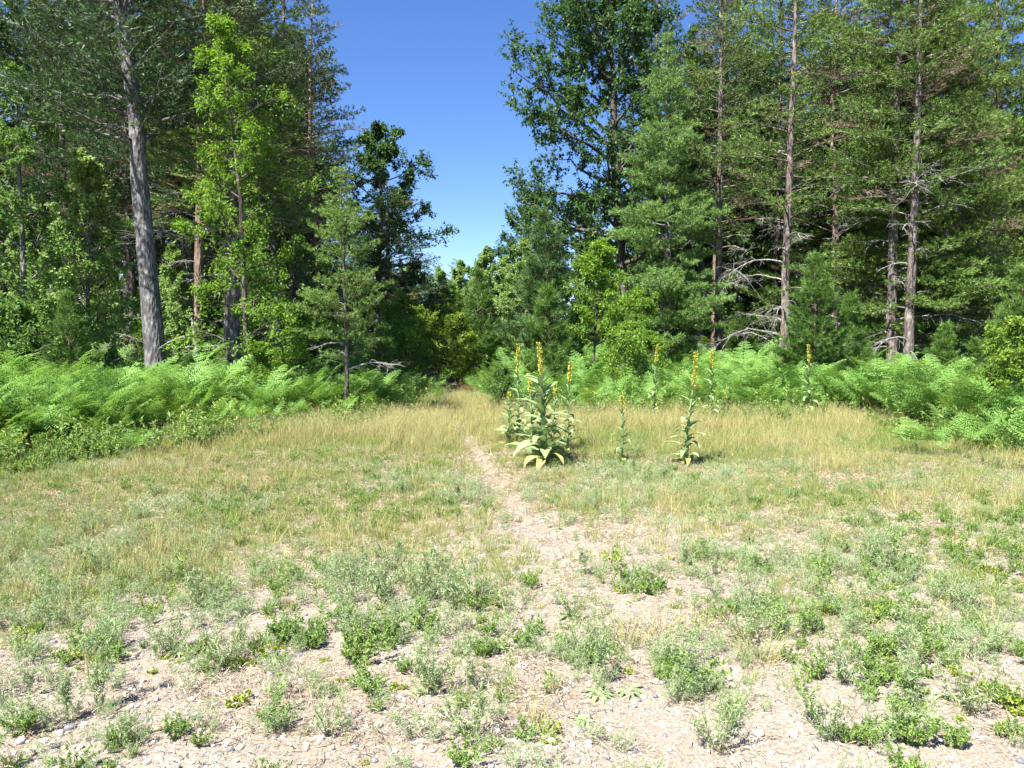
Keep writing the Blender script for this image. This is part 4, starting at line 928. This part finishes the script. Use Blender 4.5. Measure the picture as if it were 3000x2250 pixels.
# understory of the wood
def under(n, x0, x1, y0, y1, side):
    for q in range(n):
        u = r.uniform(x0, x1); d = r.uniform(y0, y1); k_ = ['shrub', 'shrub_dark', 'cherry', 'aspen', 'young1'][int(r.integers(0, 5))]; s_ = {'shrub': 1.0, 'shrub_dark': 1.2, 'cherry': .8, 'aspen': .55, 'young1': .8}[k_]*r.uniform(.7, 1.25)
        ug = place(nm_of[k_], PR[k_], X(u, d), d, 'young undergrowth plant in the shade', 'shrub' if 'shrub' in k_ else 'tree', 'undergrowth of the wood on the '+side, s_, r.random()*6.28); note_wood(ug, nm_of[k_], u, d, side)
under(15, -100, 900, 23, 34, 'left'); under(20, 1900, 3200, 31, 44, 'right'); under(12, 1200, 1900, 36, 50, 'far side of the trail')
label_woods()
# distant wood, one mass
fw = [PR['oak2'][1][1], PR['red_dark'][1][1], PR['maple'][1][1], PR['jack_big'][1][1]]
fx, fy, fsz = [], [], []
for q in range(330):
    d = r.uniform(62, 105); u = r.uniform(-500, 3500)
    s_ = r.uniform(.8, 1.15)
    if 1150 < u < 1620: s_ *= .50+.12*r.random()
    elif 900 < u < 1900: s_ *= .85
    fx.append(X(u, d)); fy.append(d); fsz.append(s_)
for q in range(46):
    u = r.uniform(880, 1300); d = r.uniform(60, 72); fx.append(X(u, d)); fy.append(d); fsz.append(r.uniform(.5, .62) if u > 1120 else r.uniform(.6, .8))
n = len(fx)
scatter('distant_wood', 'distant trees closing the view behind the clearing and the wood', fw, np.stack([fx, fy, np.array(fsz)*-3.0], 1), np.stack([np.zeros(n), np.zeros(n), r.random(n)*6.28], 1), fsz, r.integers(0, 4, n), [M['oak']])

# ------------------------------------------------------------------ dead wood
def dead_log(name, p0, p1, rad, label, br=3, seed=1):
    r = np.random.default_rng(seed); mb = MB(); p0 = np.array(p0, float); p1 = np.array(p1, float); L = np.linalg.norm(p1-p0)
    c = curve(p0, nz(p1-p0), nz(p1-p0), L, 7, .06, r); mb.tube(c, np.linspace(rad, rad*.7, 8)*(1+r.normal(size=8)*.05), 8)
    root = bpy.data.objects.new(name, None); COL.objects.link(root); root.location = tuple(p0); tag(root, label, 'dead wood')
    mb.v = [v-p0 for v in mb.v]; mb.obj('log', M['dead'], root)
    for i in range(br):
        m = MB(); b = at(c, .3+.65*r.random())-p0; d0 = nz(r.normal(size=3)+np.array([0, 0, .6])); bp = curve(b, d0, d0+r.normal(size=3)*.7, L*.35*(.5+r.random()), 5, .15, r)
        m.tube(bp, np.linspace(rad*.35, .004, 6), 4)
        for j in range(3):
            b2 = at(bp, .3+.6*r.random()); m.tube(curve(b2, d0+r.normal(size=3)*.6, d0+r.normal(size=3)*.8, L*.12, 3, .1, r), [rad*.15, .004, .003, .002], 3)
        m.obj('limb', M['dead'], root)
dead_log('leaning_log', (X(2400, 21.5), 21.5, .3), (X(2470, 22), 22, 3.3*.78), .075, 'pale broken log leaning in front of the dark wood right of the scaly trunk', 2, 5)
dead_log('leaning_log', (X(2388, 21.3), 21.3, .3), (X(2412, 21.4), 21.4, 1.9), .035, 'thin pale broken pole left of the leaning log', 1, 6)
dead_log('broken_snag', (X(596, 17.5), 17.5, .2), (X(572, 17.5), 17.5, 2.05), .085, 'broken pale snag with a forked top right of the leaning trunk', 7, 8)
dead_log('fallen_branches', (X(1090, 33), 33, .8), (X(1330, 34), 34, 1.25), .05, 'fallen grey branches lying across behind the left bracken', 7, 9)
dead_log('dead_brush', (X(1640, 19.5), 19.5, .55), (X(1700, 19.7), 19.7, .85), .015, 'tangle of bare twigs at the foot of the central young pines', 8, 12)
print('objects', len(bpy.data.objects))
